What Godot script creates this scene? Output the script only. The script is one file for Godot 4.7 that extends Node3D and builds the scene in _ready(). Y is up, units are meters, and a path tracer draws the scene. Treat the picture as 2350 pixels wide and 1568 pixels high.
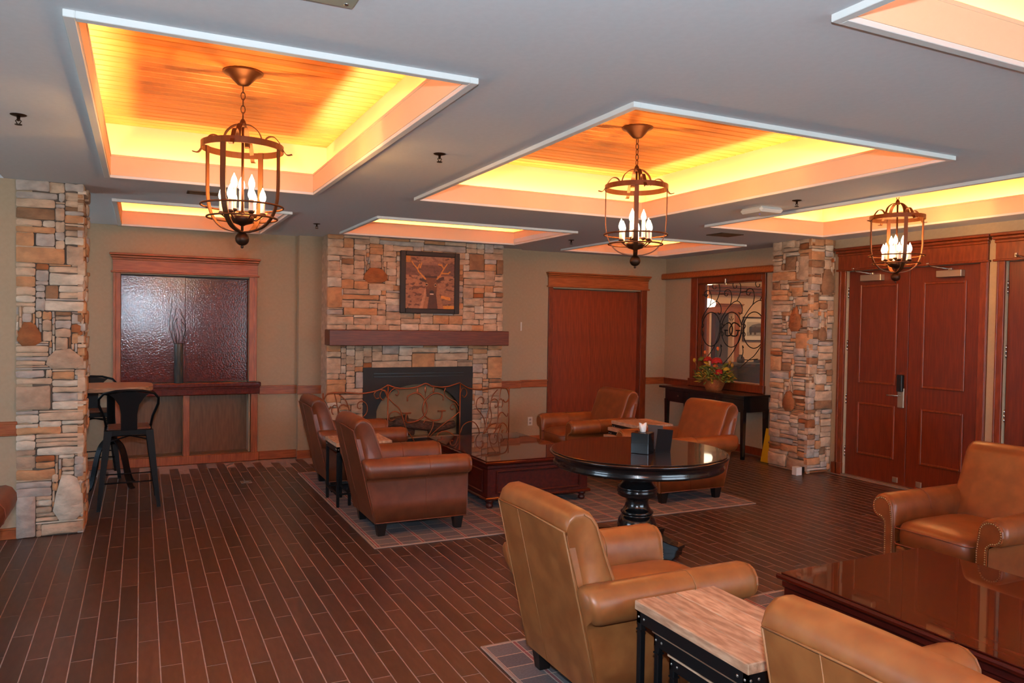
extends Node3D
# A hotel lobby lounge: coffered ceiling with cove light, stone fireplace, leather club chairs.

class MB:
	var t := PackedVector3Array()
	var g := PackedInt32Array()
	var xf := Transform3D()
	func tri(a: Vector3, b: Vector3, c: Vector3, s: int) -> void:
		t.append(xf * a); t.append(xf * b); t.append(xf * c); g.append(s)
	func tric(a: Vector3, b: Vector3, c: Vector3, o: Vector3, s: int) -> void:
		if (b - a).cross(c - a).dot((a + b + c) / 3.0 - o) > 0.0:
			tri(a, c, b, s)
		else:
			tri(a, b, c, s)
	func put(l: PackedVector3Array, s: int) -> void:
		var o := Vector3()
		for p in l: o += p
		o /= maxi(l.size(), 1)
		var v := 0.0
		for i in range(0, l.size(), 3):
			v += (l[i] - o).dot((l[i + 1] - o).cross(l[i + 2] - o))
		for i in range(0, l.size(), 3):
			if v > 0.0: tri(l[i], l[i + 2], l[i + 1], s)
			else: tri(l[i], l[i + 1], l[i + 2], s)
	func box(a: Vector3, b: Vector3, bv := 0.0) -> void:
		var lo := Vector3(minf(a.x, b.x), minf(a.y, b.y), minf(a.z, b.z))
		var hi := Vector3(maxf(a.x, b.x), maxf(a.y, b.y), maxf(a.z, b.z))
		var c := (lo + hi) / 2.0
		var h := (hi - lo) / 2.0
		bv = minf(bv, minf(h.x, minf(h.y, h.z)) * 0.9)
		var f := func(k: int, s: Vector3) -> Vector3:
			var r := Vector3()
			for j in 3: r[j] = s[j] * (h[j] - (0.0 if j == k else bv))
			return c + r
		for k in 3:
			var k1 := (k + 1) % 3
			var k2 := (k + 2) % 3
			for sg: float in [-1.0, 1.0]:
				var q := []
				for e: Vector2 in [Vector2(-1, -1), Vector2(1, -1), Vector2(1, 1), Vector2(-1, 1)]:
					var s := Vector3(); s[k] = sg; s[k1] = e.x; s[k2] = e.y
					q.append(f.call(k, s))
				tric(q[0], q[1], q[2], c, -1); tric(q[0], q[2], q[3], c, -1)
		if bv <= 0.0: return
		for k in 3:
			var k1 := (k + 1) % 3
			var k2 := (k + 2) % 3
			for s1: float in [-1.0, 1.0]:
				for s2: float in [-1.0, 1.0]:
					var p := Vector3(); p[k] = -1.0; p[k1] = s1; p[k2] = s2
					var q := p; q[k] = 1.0
					var a1: Vector3 = f.call(k1, p)
					var b1: Vector3 = f.call(k2, p)
					var a2: Vector3 = f.call(k1, q)
					var b2: Vector3 = f.call(k2, q)
					tric(a1, b1, b2, c, -1); tric(a1, b2, a2, c, -1)
		for sx: float in [-1.0, 1.0]:
			for sy: float in [-1.0, 1.0]:
				for sz: float in [-1.0, 1.0]:
					var s := Vector3(sx, sy, sz)
					tric(f.call(0, s), f.call(1, s), f.call(2, s), c, -1)
	func loft(loops: Array, s := 1, cap := true) -> void:
		var l := PackedVector3Array()
		for i in loops.size() - 1:
			var a: PackedVector3Array = loops[i]
			var b: PackedVector3Array = loops[i + 1]
			var n := a.size()
			for j in n:
				var k := (j + 1) % n
				l.append_array([a[j], a[k], b[k], a[j], b[k], b[j]])
		if cap:
			for e in 2:
				var a: PackedVector3Array = loops[0] if e == 0 else loops[-1]
				var o := Vector3()
				for p in a: o += p
				o /= a.size()
				for j in a.size():
					var k := (j + 1) % a.size()
					if e == 0: l.append_array([a[k], a[j], o])
					else: l.append_array([a[j], a[k], o])
		put(l, s)
	func tube(path: PackedVector3Array, r: float, n := 6, r2 := -1.0, r1 := -1.0) -> void:
		var up := Vector3.UP
		var loops := []
		var m := path.size()
		if r2 < 0.0: r2 = r
		for i in m:
			var d := (path[mini(i + 1, m - 1)] - path[maxi(i - 1, 0)]).normalized()
			if i == 0:
				up = d.cross(Vector3(0.31, 0.2, 0.93)).normalized()
			up = (up - d * up.dot(d)).normalized()
			var sd := d.cross(up)
			var rr := lerpf(r, r2, float(i) / (m - 1))
			var lp := PackedVector3Array()
			for j in n:
				var a := TAU * j / n
				lp.append(path[i] + (up * cos(a) + sd * sin(a)) * rr)
			loops.append(lp)
		loft(loops, 1)
	func ring(c: Vector3, rad: float, r: float, n := 32, m := 6) -> void:
		var l := PackedVector3Array()
		var f := func(i: int, j: int) -> Vector3:
			var a := TAU * i / n
			var b := TAU * j / m
			var q := rad + r * cos(b)
			return c + Vector3(q * cos(a), r * sin(b), q * sin(a))
		for i in n:
			for j in m:
				l.append_array([f.call(i, j), f.call(i + 1, j), f.call(i + 1, j + 1), f.call(i, j), f.call(i + 1, j + 1), f.call(i, j + 1)])
		put(l, 1)
	func strap(path: PackedVector3Array, wd: Vector3, w: float, th: float) -> void:
		var loops := []
		var m := path.size()
		for i in m:
			var d := (path[mini(i + 1, m - 1)] - path[maxi(i - 1, 0)]).normalized()
			var nn := d.cross(wd).normalized()
			loops.append(PackedVector3Array([path[i] + wd * w / 2 + nn * th / 2, path[i] - wd * w / 2 + nn * th / 2, path[i] - wd * w / 2 - nn * th / 2, path[i] + wd * w / 2 - nn * th / 2]))
		loft(loops, -1)
	func lathe(c: Vector3, prof: Array, n := 24, s := 1) -> void:
		var loops := []
		for p: Vector2 in prof:
			var lp := PackedVector3Array()
			for j in n:
				var a := TAU * j / n
				lp.append(c + Vector3(maxf(p.x, 0.0005) * cos(a), p.y, maxf(p.x, 0.0005) * sin(a)))
			loops.append(lp)
		loft(loops, s)
	func ball(c: Vector3, r: Vector3, n := 12, m := 8, e := 1.0) -> void:
		var loops := []
		for i in range(0, m + 1):
			var ph := PI * (float(i) / m - 0.5)
			var lp := PackedVector3Array()
			for j in n:
				var th := TAU * j / n
				var q := Vector3(pw(cos(ph), e) * pw(cos(th), e), pw(sin(ph), e), pw(cos(ph), e) * pw(sin(th), e))
				lp.append(c + q * r)
			loops.append(lp)
		loft(loops, 1, false)
	func pw(v: float, e: float) -> float:
		return signf(v) * pow(absf(v), e)
	func prism(poly: PackedVector2Array, d0: float, d1: float, bv := 0.0) -> void:
		# polygon in u, v pushed from w = d0 to w = d1 with a bevelled front
		var ix := Geometry2D.triangulate_polygon(poly)
		var o := Vector2()
		for p in poly: o += p
		o /= poly.size()
		var fr := PackedVector2Array()
		for p in poly: fr.append(p.move_toward(o, bv))
		var l := PackedVector3Array()
		var n := poly.size()
		for i in n:
			var k := (i + 1) % n
			var a := Vector3(poly[i].x, poly[i].y, d0)
			var b := Vector3(poly[k].x, poly[k].y, d0)
			var a1 := Vector3(poly[i].x, poly[i].y, d1 - bv * signf(d1 - d0))
			var b1 := Vector3(poly[k].x, poly[k].y, d1 - bv * signf(d1 - d0))
			l.append_array([a, b, b1, a, b1, a1])
			if bv > 0.0:
				var a2 := Vector3(fr[i].x, fr[i].y, d1)
				var b2 := Vector3(fr[k].x, fr[k].y, d1)
				l.append_array([a1, b1, b2, a1, b2, a2])
		var area := 0.0
		for i in n: area += poly[i].cross(poly[(i + 1) % n])
		for i in range(0, ix.size(), 3):
			var p := [ix[i], ix[i + 1], ix[i + 2]]
			if ((poly[p[1]] - poly[p[0]]).cross(poly[p[2]] - poly[p[0]]) > 0.0) != (area > 0.0):
				p = [ix[i], ix[i + 2], ix[i + 1]]
			l.append_array([Vector3(fr[p[0]].x, fr[p[0]].y, d1), Vector3(fr[p[1]].x, fr[p[1]].y, d1), Vector3(fr[p[2]].x, fr[p[2]].y, d1)])
			l.append_array([Vector3(poly[p[0]].x, poly[p[0]].y, d0), Vector3(poly[p[2]].x, poly[p[2]].y, d0), Vector3(poly[p[1]].x, poly[p[1]].y, d0)])
		put(l, -1)
	func mesh() -> ArrayMesh:
		var st := SurfaceTool.new()
		st.begin(Mesh.PRIMITIVE_TRIANGLES)
		for i in g.size():
			st.set_smooth_group(g[i])
			st.add_vertex(t[i * 3]); st.add_vertex(t[i * 3 + 1]); st.add_vertex(t[i * 3 + 2])
		st.generate_normals()
		st.index()
		return st.commit()

const ZB := -9.04      # fireplace wall
const XR := 6.9        # wall with the double doors
const YC := 2.57       # ceiling
var M := {}
var rng := RandomNumberGenerator.new()
var FB := Transform3D(Basis.IDENTITY, Vector3(0, 0, ZB))                                          # u = x, v = y, w = into the room
var FR := Transform3D(Basis(Vector3(0, 0, 1), Vector3(0, 1, 0), Vector3(-1, 0, 0)), Vector3(XR, 0, 0))  # u = z, w = into the room

func v3(x: float, y: float, z: float) -> Vector3: return Vector3(x, y, z)
func mb(f := Transform3D()) -> MB:
	var b := MB.new(); b.xf = f; return b
func world_of(n: Node) -> Vector3:
	var p := Vector3()
	while n is Node3D and n != self:
		p += n.position; n = n.get_parent()
	return p
func part(called: String, b, mat, parent: Node, label := "") -> MeshInstance3D:
	var o := MeshInstance3D.new()
	o.name = called
	o.mesh = b.mesh() if b is MB else b
	o.material_override = M[mat] if mat is String else mat
	if parent != self: o.position = -world_of(parent)
	parent.add_child(o, true)
	if label: o.set_meta("label", label)
	return o
func tag(o: Node, label: String, cat: String, group := "", kind := "") -> Node:
	o.set_meta("label", label); o.set_meta("category", cat)
	if group: o.set_meta("group", group)
	if kind: o.set_meta("kind", kind)
	return o
func thing(called: String, at: Vector3, label: String, cat: String, group := "", kind := "") -> Node3D:
	var o := Node3D.new(); o.name = called; o.position = at
	add_child(o, true)
	tag(o, label, cat, group, kind)
	return o
func solo(called: String, b, mat, label: String, cat: String, group := "", kind := "") -> MeshInstance3D:
	var o := part(called, b, mat, self)
	tag(o, label, cat, group, kind)
	return o
func again(src: Node3D, at: Vector3, turn: float, label: String) -> Node3D:
	var o: Node3D = src.duplicate()
	o.name = String(src.name).rstrip("0123456789")
	add_child(o, true); o.position = at; o.rotation.y = turn
	o.set_meta("label", label)
	return o
func curve(pts: Array, f: Callable, k := 4) -> PackedVector3Array:
	# a smooth line through 2D points, lifted into space by f
	var out := PackedVector3Array()
	for i in pts.size() - 1:
		var p0: Vector2 = pts[maxi(i - 1, 0)]
		var p1: Vector2 = pts[i]
		var p2: Vector2 = pts[i + 1]
		var p3: Vector2 = pts[mini(i + 2, pts.size() - 1)]
		for j in k:
			out.append(f.call(p1.cubic_interpolate(p2, p0, p3, float(j) / k)))
	out.append(f.call(pts[-1]))
	return out
func pts(a: Array) -> Array:
	var o := []
	for i in range(0, a.size(), 2): o.append(Vector2(a[i], a[i + 1]))
	return o

# ---------------------------------------------------------------- materials
func hexc(r: float, g_: float, b: float) -> Color: return Color(r / 255.0, g_ / 255.0, b / 255.0)
func mat(called: String, c: Color, rough: float, metal := 0.0, coat := 0.0) -> StandardMaterial3D:
	var m := StandardMaterial3D.new()
	m.resource_name = called
	m.albedo_color = c; m.roughness = rough; m.metallic = metal
	if coat > 0.0:
		m.clearcoat_enabled = true; m.clearcoat = coat; m.clearcoat_roughness = 0.03
	M[called] = m
	return m
func noise_tex(c1: Color, c2: Color, freq: float, sd: int, octaves := 4, normal := 0.0) -> NoiseTexture2D:
	var n := FastNoiseLite.new()
	n.noise_type = FastNoiseLite.TYPE_SIMPLEX_SMOOTH
	n.seed = sd; n.frequency = freq; n.fractal_octaves = octaves
	var t := NoiseTexture2D.new()
	t.width = 256; t.height = 256; t.seamless = true; t.noise = n
	if normal > 0.0:
		t.as_normal_map = true; t.bump_strength = normal
	else:
		var r := Gradient.new()
		r.set_color(0, c1); r.set_color(1, c2)
		r.set_offset(0, 0.2); r.set_offset(1, 0.8)
		t.color_ramp = r
	return t
func grain(called: String, c1: Color, c2: Color, rough: float, sc: Vector3, world := true, freq := 0.02, coat := 0.0, bump := 0.0, metal := 0.0) -> StandardMaterial3D:
	var m := mat(called, Color.WHITE, rough, metal, coat)
	m.albedo_texture = noise_tex(c1, c2, freq, hash(called) % 1000)
	m.uv1_triplanar = true; m.uv1_world_triplanar = world; m.uv1_scale = sc
	m.uv1_triplanar_sharpness = 4.0
	if bump > 0.25 or called == "hatch_panel":
		m.heightmap_enabled = true; m.heightmap_scale = bump
		m.heightmap_texture = noise_tex(Color.BLACK, Color.WHITE, freq * 2.5, 7 + hash(called) % 1000, 5)
	return m
func tint(called: String, from: String, c: Color) -> StandardMaterial3D:
	var m: StandardMaterial3D = M[from].duplicate()
	m.resource_name = called; m.albedo_color = c; M[called] = m
	return m

func make_materials() -> void:
	grain("wall_paint", hexc(168, 147, 120), hexc(172, 151, 124), 0.85, v3(3, 3, 3), true, 0.03)
	grain("ceiling_paint", hexc(206, 208, 210), hexc(209, 211, 213), 0.9, v3(3, 3, 3), true, 0.03)
	mat("white_trim", hexc(218, 218, 214), 0.6)
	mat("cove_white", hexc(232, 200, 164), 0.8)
	for i in 4:
		var k: float = [1.0, 0.93, 1.06, 0.98][i]
		grain("cedar_%d" % i, hexc(196 * k, 122 * k, 62 * k), hexc(216 * k, 146 * k, 80 * k), 0.45, v3(0.5, 5, 9), true, 0.02)
	mat("gap_dark", hexc(60, 30, 14), 0.9)
	grain("grout", hexc(150, 134, 126), hexc(164, 148, 139), 0.85, v3(3, 3, 3))
	for i in 4:
		var k: float = [1.0, 0.88, 1.1, 0.96][i]
		var m := grain("floor_tile_%d" % i, hexc(68 * k, 49 * k, 42 * k), hexc(80 * k, 58 * k, 50 * k), 0.33, v3(5, 5, 1.2), true, 0.02, 0.0, 0.03)
		m.metallic_specular = 0.5
	grain("oak_trim", hexc(142, 72, 32), hexc(168, 92, 44), 0.42, v3(0.8, 7, 7), true, 0.02)
	grain("oak_upright", hexc(142, 72, 32), hexc(168, 92, 44), 0.42, v3(7, 0.8, 7), true, 0.02)
	grain("mahogany", hexc(92, 32, 10), hexc(108, 40, 14), 0.36, v3(7, 0.6, 7), true, 0.02)
	grain("mahogany_trim", hexc(104, 40, 13), hexc(126, 54, 19), 0.34, v3(5, 1.0, 5), true, 0.02)
	grain("hatch_panel", hexc(84, 28, 19), hexc(100, 36, 25), 0.135, v3(4, 3, 4), true, 0.02, 0.0, 0.04)
	grain("hatch_back", hexc(112, 76, 46), hexc(128, 90, 56), 0.5, v3(6, 0.7, 6), true, 0.02)
	grain("closet_wood", hexc(118, 46, 18), hexc(142, 60, 26), 0.38, v3(8, 0.5, 8), true, 0.02)
	grain("mantel_wood", hexc(84, 34, 12), hexc(106, 46, 18), 0.45, v3(0.7, 8, 8), true, 0.02)
	grain("cherry_dark", hexc(58, 16, 12), hexc(78, 24, 17), 0.3, v3(5, 5, 0.8), true, 0.02)
	grain("cherry_top", hexc(64, 17, 8), hexc(80, 25, 12), 0.4, v3(6, 6, 0.7), true, 0.02, 1.0).metallic_specular = 0.15
	mat("black_lacquer", hexc(16, 15, 16), 0.22, 0.0, 0.6)
	grain("table_glass_brown", hexc(34, 17, 9), hexc(42, 22, 12), 0.4, v3(5, 1, 1), true, 0.02, 1.0).metallic_specular = 0.15
	mat("clear_glass", Color(1, 1, 1, 0.05), 0.02).transparency = BaseMaterial3D.TRANSPARENCY_ALPHA
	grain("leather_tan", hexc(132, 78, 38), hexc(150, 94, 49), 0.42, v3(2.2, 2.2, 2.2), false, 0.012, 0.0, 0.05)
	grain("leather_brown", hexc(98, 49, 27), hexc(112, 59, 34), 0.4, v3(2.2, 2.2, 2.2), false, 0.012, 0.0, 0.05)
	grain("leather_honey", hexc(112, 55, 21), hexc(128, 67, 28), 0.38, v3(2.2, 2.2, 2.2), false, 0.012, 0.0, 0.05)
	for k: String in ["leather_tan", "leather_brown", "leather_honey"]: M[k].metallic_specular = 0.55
	mat("seam_tan", hexc(152, 102, 60), 0.6)
	mat("seam_brown", hexc(120, 62, 38), 0.6)
	mat("leg_black", hexc(20, 16, 15), 0.35)
	mat("frame_dark", hexc(30, 14, 8), 0.55)
	mat("brass_nail", hexc(190, 165, 120), 0.3, 0.9)
	mat("black_iron", hexc(24, 25, 28), 0.4, 0.5)
	mat("stool_steel", hexc(20, 20, 22), 0.45).metallic_specular = 0.25
	mat("rivet_steel", hexc(190, 188, 182), 0.3, 0.9)
	mat("bronze_iron", hexc(88, 52, 28), 0.45, 0.6)
	mat("dark_bronze", hexc(58, 36, 22), 0.45, 0.7)
	mat("screen_iron", hexc(140, 74, 38), 0.32, 0.5)
	mat("black_scroll", hexc(26, 18, 14), 0.5, 0.3)
	for i in 4:
		var k: float = [1.0, 0.9, 1.06, 0.95][i]
		grain("worn_plank_%d" % i, hexc(168 * k, 128 * k, 98 * k), hexc(206 * k, 168 * k, 136 * k), 0.7, v3(6, 6, 1.3), true, 0.025, 0.0, 0.06)
	grain("bar_wood", hexc(140, 104, 76), hexc(184, 146, 112), 0.55, v3(1.2, 6, 7))
	var st := [["stone_buff", 190, 162, 136], ["stone_grey", 170, 158, 148], ["stone_orange", 188, 138, 98], ["stone_brown", 140, 104, 76], ["stone_rust", 146, 88, 50], ["stone_pale", 200, 184, 164], ["stone_taupe", 174, 146, 122]]
	for s in st:
		grain(s[0], hexc(s[1] * 0.94, s[2] * 0.93, s[3] * 0.92), hexc(s[1] * 1.09, s[2] * 1.08, s[3] * 1.07), 0.9, v3(1.8, 2.6, 1.8), true, 0.014, 0.0, 0.3)
	mat("mortar", hexc(104, 90, 78), 0.95)
	mat("firebox_black", hexc(15, 12, 11), 0.6)
	grain("fire_glass", hexc(128, 106, 70), hexc(138, 114, 76), 0.5, v3(1, 1, 1))
	grain("log_wood", hexc(62, 44, 38), hexc(104, 78, 64), 0.9, v3(2, 8, 8), true, 0.03, 0.0, 0.3)
	mat("chrome", hexc(196, 190, 182), 0.22, 0.95)
	mat("steel_plate", hexc(176, 160, 140), 0.35, 0.8)
	mat("lock_black", hexc(20, 19, 20), 0.35)
	mat("white_plastic", hexc(214, 212, 206), 0.5)
	mat("grey_plastic", hexc(150, 148, 146), 0.5)
	mat("beige_panel", hexc(150, 146, 126), 0.6)
	mat("vent_brown", hexc(92, 66, 46), 0.5, 0.2)
	mat("yellow_plastic", hexc(214, 168, 20), 0.45)
	mat("paper_white", hexc(236, 230, 222), 0.9)
	mat("black_card", hexc(19, 18, 20), 0.4)
	mat("rug_edge", hexc(150, 134, 122), 0.95)
	grain("basket", hexc(150, 74, 30), hexc(186, 106, 52), 0.7, v3(6, 14, 6), true, 0.03, 0.0, 0.3)
	mat("petal_red", hexc(170, 22, 18), 0.7)
	mat("petal_orange", hexc(214, 106, 48), 0.7)
	mat("petal_yellow", hexc(178, 148, 34), 0.7)
	mat("leaf_olive", hexc(112, 112, 30), 0.7)
	mat("leaf_green", hexc(88, 100, 38), 0.7)
	mat("leaf_amber", hexc(156, 112, 36), 0.7)
	mat("twig", hexc(52, 36, 34), 0.8)
	grain("vase_glaze", hexc(62, 64, 66), hexc(82, 78, 70), 0.3, v3(4, 1, 4))
	grain("beyond_wall", hexc(226, 196, 168), hexc(230, 200, 172), 0.85, v3(1, 1, 1))
	mat("beyond_dark", hexc(14, 11, 11), 0.6)
	mat("candle_white", hexc(228, 216, 200), 0.7)
	var b := mat("bulb_glow", hexc(255, 240, 220), 0.4)
	b.emission_enabled = true; b.emission = hexc(255, 226, 190); b.emission_energy_multiplier = 9.0
	var c := mat("cove_glow", hexc(255, 220, 170), 0.4)
	c.emission_enabled = true; c.emission = hexc(255, 206, 140); c.emission_energy_multiplier = 4.0
	var d := mat("lamp_glow", hexc(255, 244, 226), 0.4)
	d.emission_enabled = true; d.emission = hexc(255, 232, 200); d.emission_energy_multiplier = 5.0
	var e := mat("blue_led", hexc(80, 80, 255), 0.4)
	e.emission_enabled = true; e.emission = hexc(70, 70, 255); e.emission_energy_multiplier = 2.0

# ---------------------------------------------------------------- light and camera
const COVE_E := 1.2
const BULB_E := 0.4
const FLASH_E := 10.5
const SKY_E := 13.0
func make_view() -> void:
	var cam := Camera3D.new(); cam.name = "camera"
	add_child(cam)
	cam.position = v3(0, 1.6, 0)
	cam.rotation = Vector3(deg_to_rad(-1.3825), deg_to_rad(-26.01), deg_to_rad(0.855))
	cam.fov = rad_to_deg(2.0 * atan(784.0 / 1747.3))
	cam.near = 0.05; cam.far = 200.0
	cam.current = true
	var env := Environment.new()
	env.background_mode = Environment.BG_SKY
	var sm := ProceduralSkyMaterial.new()
	sm.sky_top_color = hexc(164, 196, 226); sm.sky_horizon_color = hexc(204, 224, 238)
	sm.ground_bottom_color = hexc(184, 200, 206); sm.ground_horizon_color = hexc(204, 220, 228)
	sm.sun_angle_max = 0.0
	var sky := Sky.new(); sky.sky_material = sm
	env.sky = sky
	env.background_energy_multiplier = SKY_E
	env.tonemap_mode = Environment.TONE_MAPPER_LINEAR
	env.tonemap_exposure = 0.93
	env.sdfgi_enabled = true; env.ssao_enabled = true; env.ssil_enabled = true
	var we := WorldEnvironment.new(); we.name = "world_environment"; we.environment = env
	add_child(we)
	# the flash on the photographer's camera
	var fl := SpotLight3D.new(); fl.name = "camera_flash"
	fl.light_color = hexc(220, 236, 252); fl.light_energy = FLASH_E
	fl.spot_range = 30.0; fl.spot_attenuation = 2.0; fl.spot_angle = 62.0; fl.spot_angle_attenuation = 0.8
	fl.light_size = 0.03; fl.shadow_enabled = true
	add_child(fl)
	fl.position = v3(0.0, 1.81, 0.02)
	fl.rotation = Vector3(deg_to_rad(4), deg_to_rad(-24), 0)

func omni(parent: Node, at: Vector3, c: Color, e: float, size := 0.02) -> OmniLight3D:
	var o := OmniLight3D.new(); o.name = "lamp_light"
	o.light_color = c; o.light_energy = e; o.light_size = size; o.omni_range = 20.0; o.omni_attenuation = 2.0; o.shadow_enabled = true
	parent.add_child(o, true)
	o.position = at - world_of(parent)
	return o
func area(parent: Node, at: Vector3, rot: Vector3, size: Vector2, c: Color, e: float) -> void:
	var o := AreaLight3D.new(); o.name = "strip_light"
	o.area_size = size; o.light_color = c; o.light_energy = e; o.area_range = 20.0; o.area_attenuation = 2.0; o.shadow_enabled = true
	o.area_normalize_energy = true
	parent.add_child(o, true)
	o.position = at - world_of(parent); o.rotation = rot

# ---------------------------------------------------------------- shell
const COFFERS := [
	[-0.19, 1.17, -2.84, -5.86, "coffer over the aisle with long glowing cedar ceiling and iron lantern, left one nearest the camera"],
	[1.955, 4.06, -2.80, -5.69, "wide lit coffer with cedar planks above the round black table"],
	[4.90, 6.41, -2.86, -5.76, "lit coffer in front of the mahogany double doors"],
	[-0.18, 1.19, -7.08, -8.86, "small lit coffer at the far left before the serving hatch"],
	[1.99, 4.07, -6.91, -8.32, "lit coffer right above the stone fireplace"],
	[4.93, 6.415, -6.95, -8.60, "small lit coffer in the far corner above the closet doors"],
	[-0.19, 1.17, 1.30, -1.68, "lit coffer behind the camera on the left"],
	[1.955, 4.06, 1.30, -1.68, "lit coffer cut by the top right corner of the view"],
	[4.90, 6.41, 1.30, -1.68, "lit coffer overhead on the right, outside the view"]]
func make_shell() -> void:
	# ceiling slab around the coffers
	var c := mb()
	var xs := [-0.87, COFFERS[0][0], COFFERS[0][1], COFFERS[1][0], COFFERS[1][1], COFFERS[2][0], COFFERS[2][1], 7.04]
	for k in [0, 2, 4, 6]:
		c.box(v3(xs[k], YC, -9.2), v3(xs[k + 1], YC + 0.05, 3.45))
	c.box(v3(-4.1, YC, -9.2), v3(-0.87, YC + 0.05, -6.43))
	for k in 3:
		var rows := [COFFERS[6 + k], COFFERS[k], COFFERS[3 + k]]
		var z := 3.45
		for r in rows:
			c.box(v3(xs[k * 2 + 1], YC, z), v3(xs[k * 2 + 2], YC + 0.05, r[2]))
			# where a coffer is a little narrower than its bay
			if r[0] > xs[k * 2 + 1] + 0.001: c.box(v3(xs[k * 2 + 1], YC, r[2]), v3(r[0], YC + 0.05, r[3]))
			if r[1] < xs[k * 2 + 2] - 0.001: c.box(v3(r[1], YC, r[2]), v3(xs[k * 2 + 2], YC + 0.05, r[3]))
			z = r[3]
		c.box(v3(xs[k * 2 + 1], YC, z), v3(xs[k * 2 + 2], YC + 0.05, -9.2))
	c.box(v3(-4.15, 3.4, -6.6), v3(-0.8, 3.45, 3.45))
	c.box(v3(-0.87, YC + 0.05, -6.43), v3(-0.80, 3.45, 3.45))
	solo("ceiling", c, "ceiling_paint", "flat pale grey painted ceiling around the lit coffers", "ceiling", "", "structure")
	# floor
	var f := thing("floor", v3(0, 0, 0), "dark brown wood-look plank tile floor with pale grout lines", "floor", "", "structure")
	var gb := mb(); gb.box(v3(-4.2, -0.12, -9.25), v3(7.05, -0.0009, 3.5))
	part("grout_bed", gb, "grout", f)
	var tm := mb(); tm.box(v3(-0.0449, -0.01, -0.2795), v3(0.0449, 0.0, 0.2795), 0.0015)
	var tmesh := tm.mesh()
	var cells := []
	for i in range(-41, 76):
		var off := fposmod(i * 0.318 + sin(i * 12.9) * 0.06, 0.563)
		for j in range(-18, 8):
			var p := v3(-0.149 + i * 0.0938, 0, j * 0.563 + off - 0.02)
			if p.x < -4.1 or p.x > 6.86 or p.z < -8.72 or p.z > 1.7: continue
			var d := Vector2(p.x, p.z)
			var ax := p.x * 0.4385 - p.z * 0.8987
			var sx := (p.x * 0.8987 + p.z * 0.4385) / maxf(ax, 0.1)
			var under := (p.x > 1.5 and p.z > -3.45 and p.z < 0.0) or (p.x > 1.5 and p.x < 4.95 and p.z > -8.0 and p.z < -5.2)
			var seen := ax > 3.0 and absf(sx) < 0.70 and not under and not (p.x < -0.8 and p.z < -6.4)
			cells.append([d.length() if seen else 99.0 + i * 0.01, p])
	cells.sort_custom(func(a, b): return a[0] < b[0])
	for k in 300:
		var o := MeshInstance3D.new(); o.name = "tile"; o.mesh = tmesh; o.position = cells[k][1]
		o.material_override = M["floor_tile_%d" % rng.randi_range(0, 3)]
		f.add_child(o, true)
	for q in 4:
		var mm := MultiMesh.new(); mm.transform_format = MultiMesh.TRANSFORM_3D; mm.mesh = tmesh
		var l := []
		for k in range(300, cells.size()):
			if k % 4 == q: l.append(cells[k][1])
		mm.instance_count = l.size()
		for k in l.size(): mm.set_instance_transform(k, Transform3D(Basis.IDENTITY, l[k]))
		var o := MultiMeshInstance3D.new(); o.name = "tile_field"; o.multimesh = mm; o.material_override = M["floor_tile_%d" % q]
		o.set_meta("kind", "stuff")
		f.add_child(o, true)
	var cut := mb(); cut.box(v3(-4.1, -0.01, -9.04), v3(6.9, -0.0006, -8.98)); part("tile_edge", cut, "floor_tile_1", f)
	# fireplace wall, with its openings and the shallow chimney breast
	var w := mb(FB)
	w.box(v3(-2.9, 0, -0.16), v3(-0.19, YC + 0.1, 0)); w.box(v3(-0.19, 2.06, -0.16), v3(1.10, YC + 0.1, 0))
	w.box(v3(1.10, 0, -0.16), v3(5.01, YC + 0.1, 0)); w.box(v3(5.01, 2.08, -0.16), v3(6.455, YC + 0.1, 0))
	w.box(v3(6.455, 0, -0.16), v3(7.1, YC + 0.1, 0)); w.box(v3(-0.3, 0, -0.5), v3(1.3, 2.2, -0.30)); w.box(v3(4.9, 0, -0.5), v3(6.6, 2.2, -0.16))
	w.box(v3(1.632, 0, -0.01), v3(4.485, YC + 0.02, 0.10))
	solo("wall_back", w, "wall_paint", "taupe far wall with the fireplace, serving hatch and closet doors", "wall", "", "structure")
	var r := mb(FR)
	r.box(v3(-9.3, 0, -0.14), v3(-8.305, YC + 0.1, 0)); r.box(v3(-8.305, 0, -0.14), v3(-7.1, 0.87, 0)); r.box(v3(-8.305, 2.18, -0.14), v3(-7.1, YC + 0.1, 0))
	r.box(v3(-7.1, 0, -0.14), v3(-5.86, YC + 0.1, 0)); r.box(v3(-5.86, 2.215, -0.14), v3(-4.385, YC + 0.1, 0)); r.box(v3(-4.385, 0, -0.14), v3(-4.165, YC + 0.1, 0))
	r.box(v3(-4.165, 2.215, -0.14), v3(-2.6, YC + 0.1, 0)); r.box(v3(-2.6, 0, -0.14), v3(3.5, YC + 0.1, 0)); r.box(v3(-5.95, 0, -0.3), v3(-2.5, 2.4, -0.1))
	solo("wall_right", r, "wall_paint", "taupe right wall with the mahogany doors and interior window", "wall", "", "structure")
	var p := mb()
	p.box(v3(-4.1, 0, -6.56), v3(-0.70, 3.45, -6.43))
	solo("wall_partition", p, "wall_paint", "taupe wall stub left of the near stone column", "wall", "", "structure")
	var a := mb()
	a.box(v3(-2.86, 0, -9.2), v3(-2.7, YC, -8.75)); a.box(v3(-2.86, 0, -8.75), v3(-2.7, 0.9, -7.2)); a.box(v3(-2.86, 2.2, -8.75), v3(-2.7, YC, -7.2)); a.box(v3(-2.86, 0, -7.2), v3(-2.7, YC, -6.5))
	solo("wall_alcove", a, "wall_paint", "taupe side wall of the bar stool alcove, behind the near stone column", "wall", "", "structure")
	var l := mb()
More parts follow.
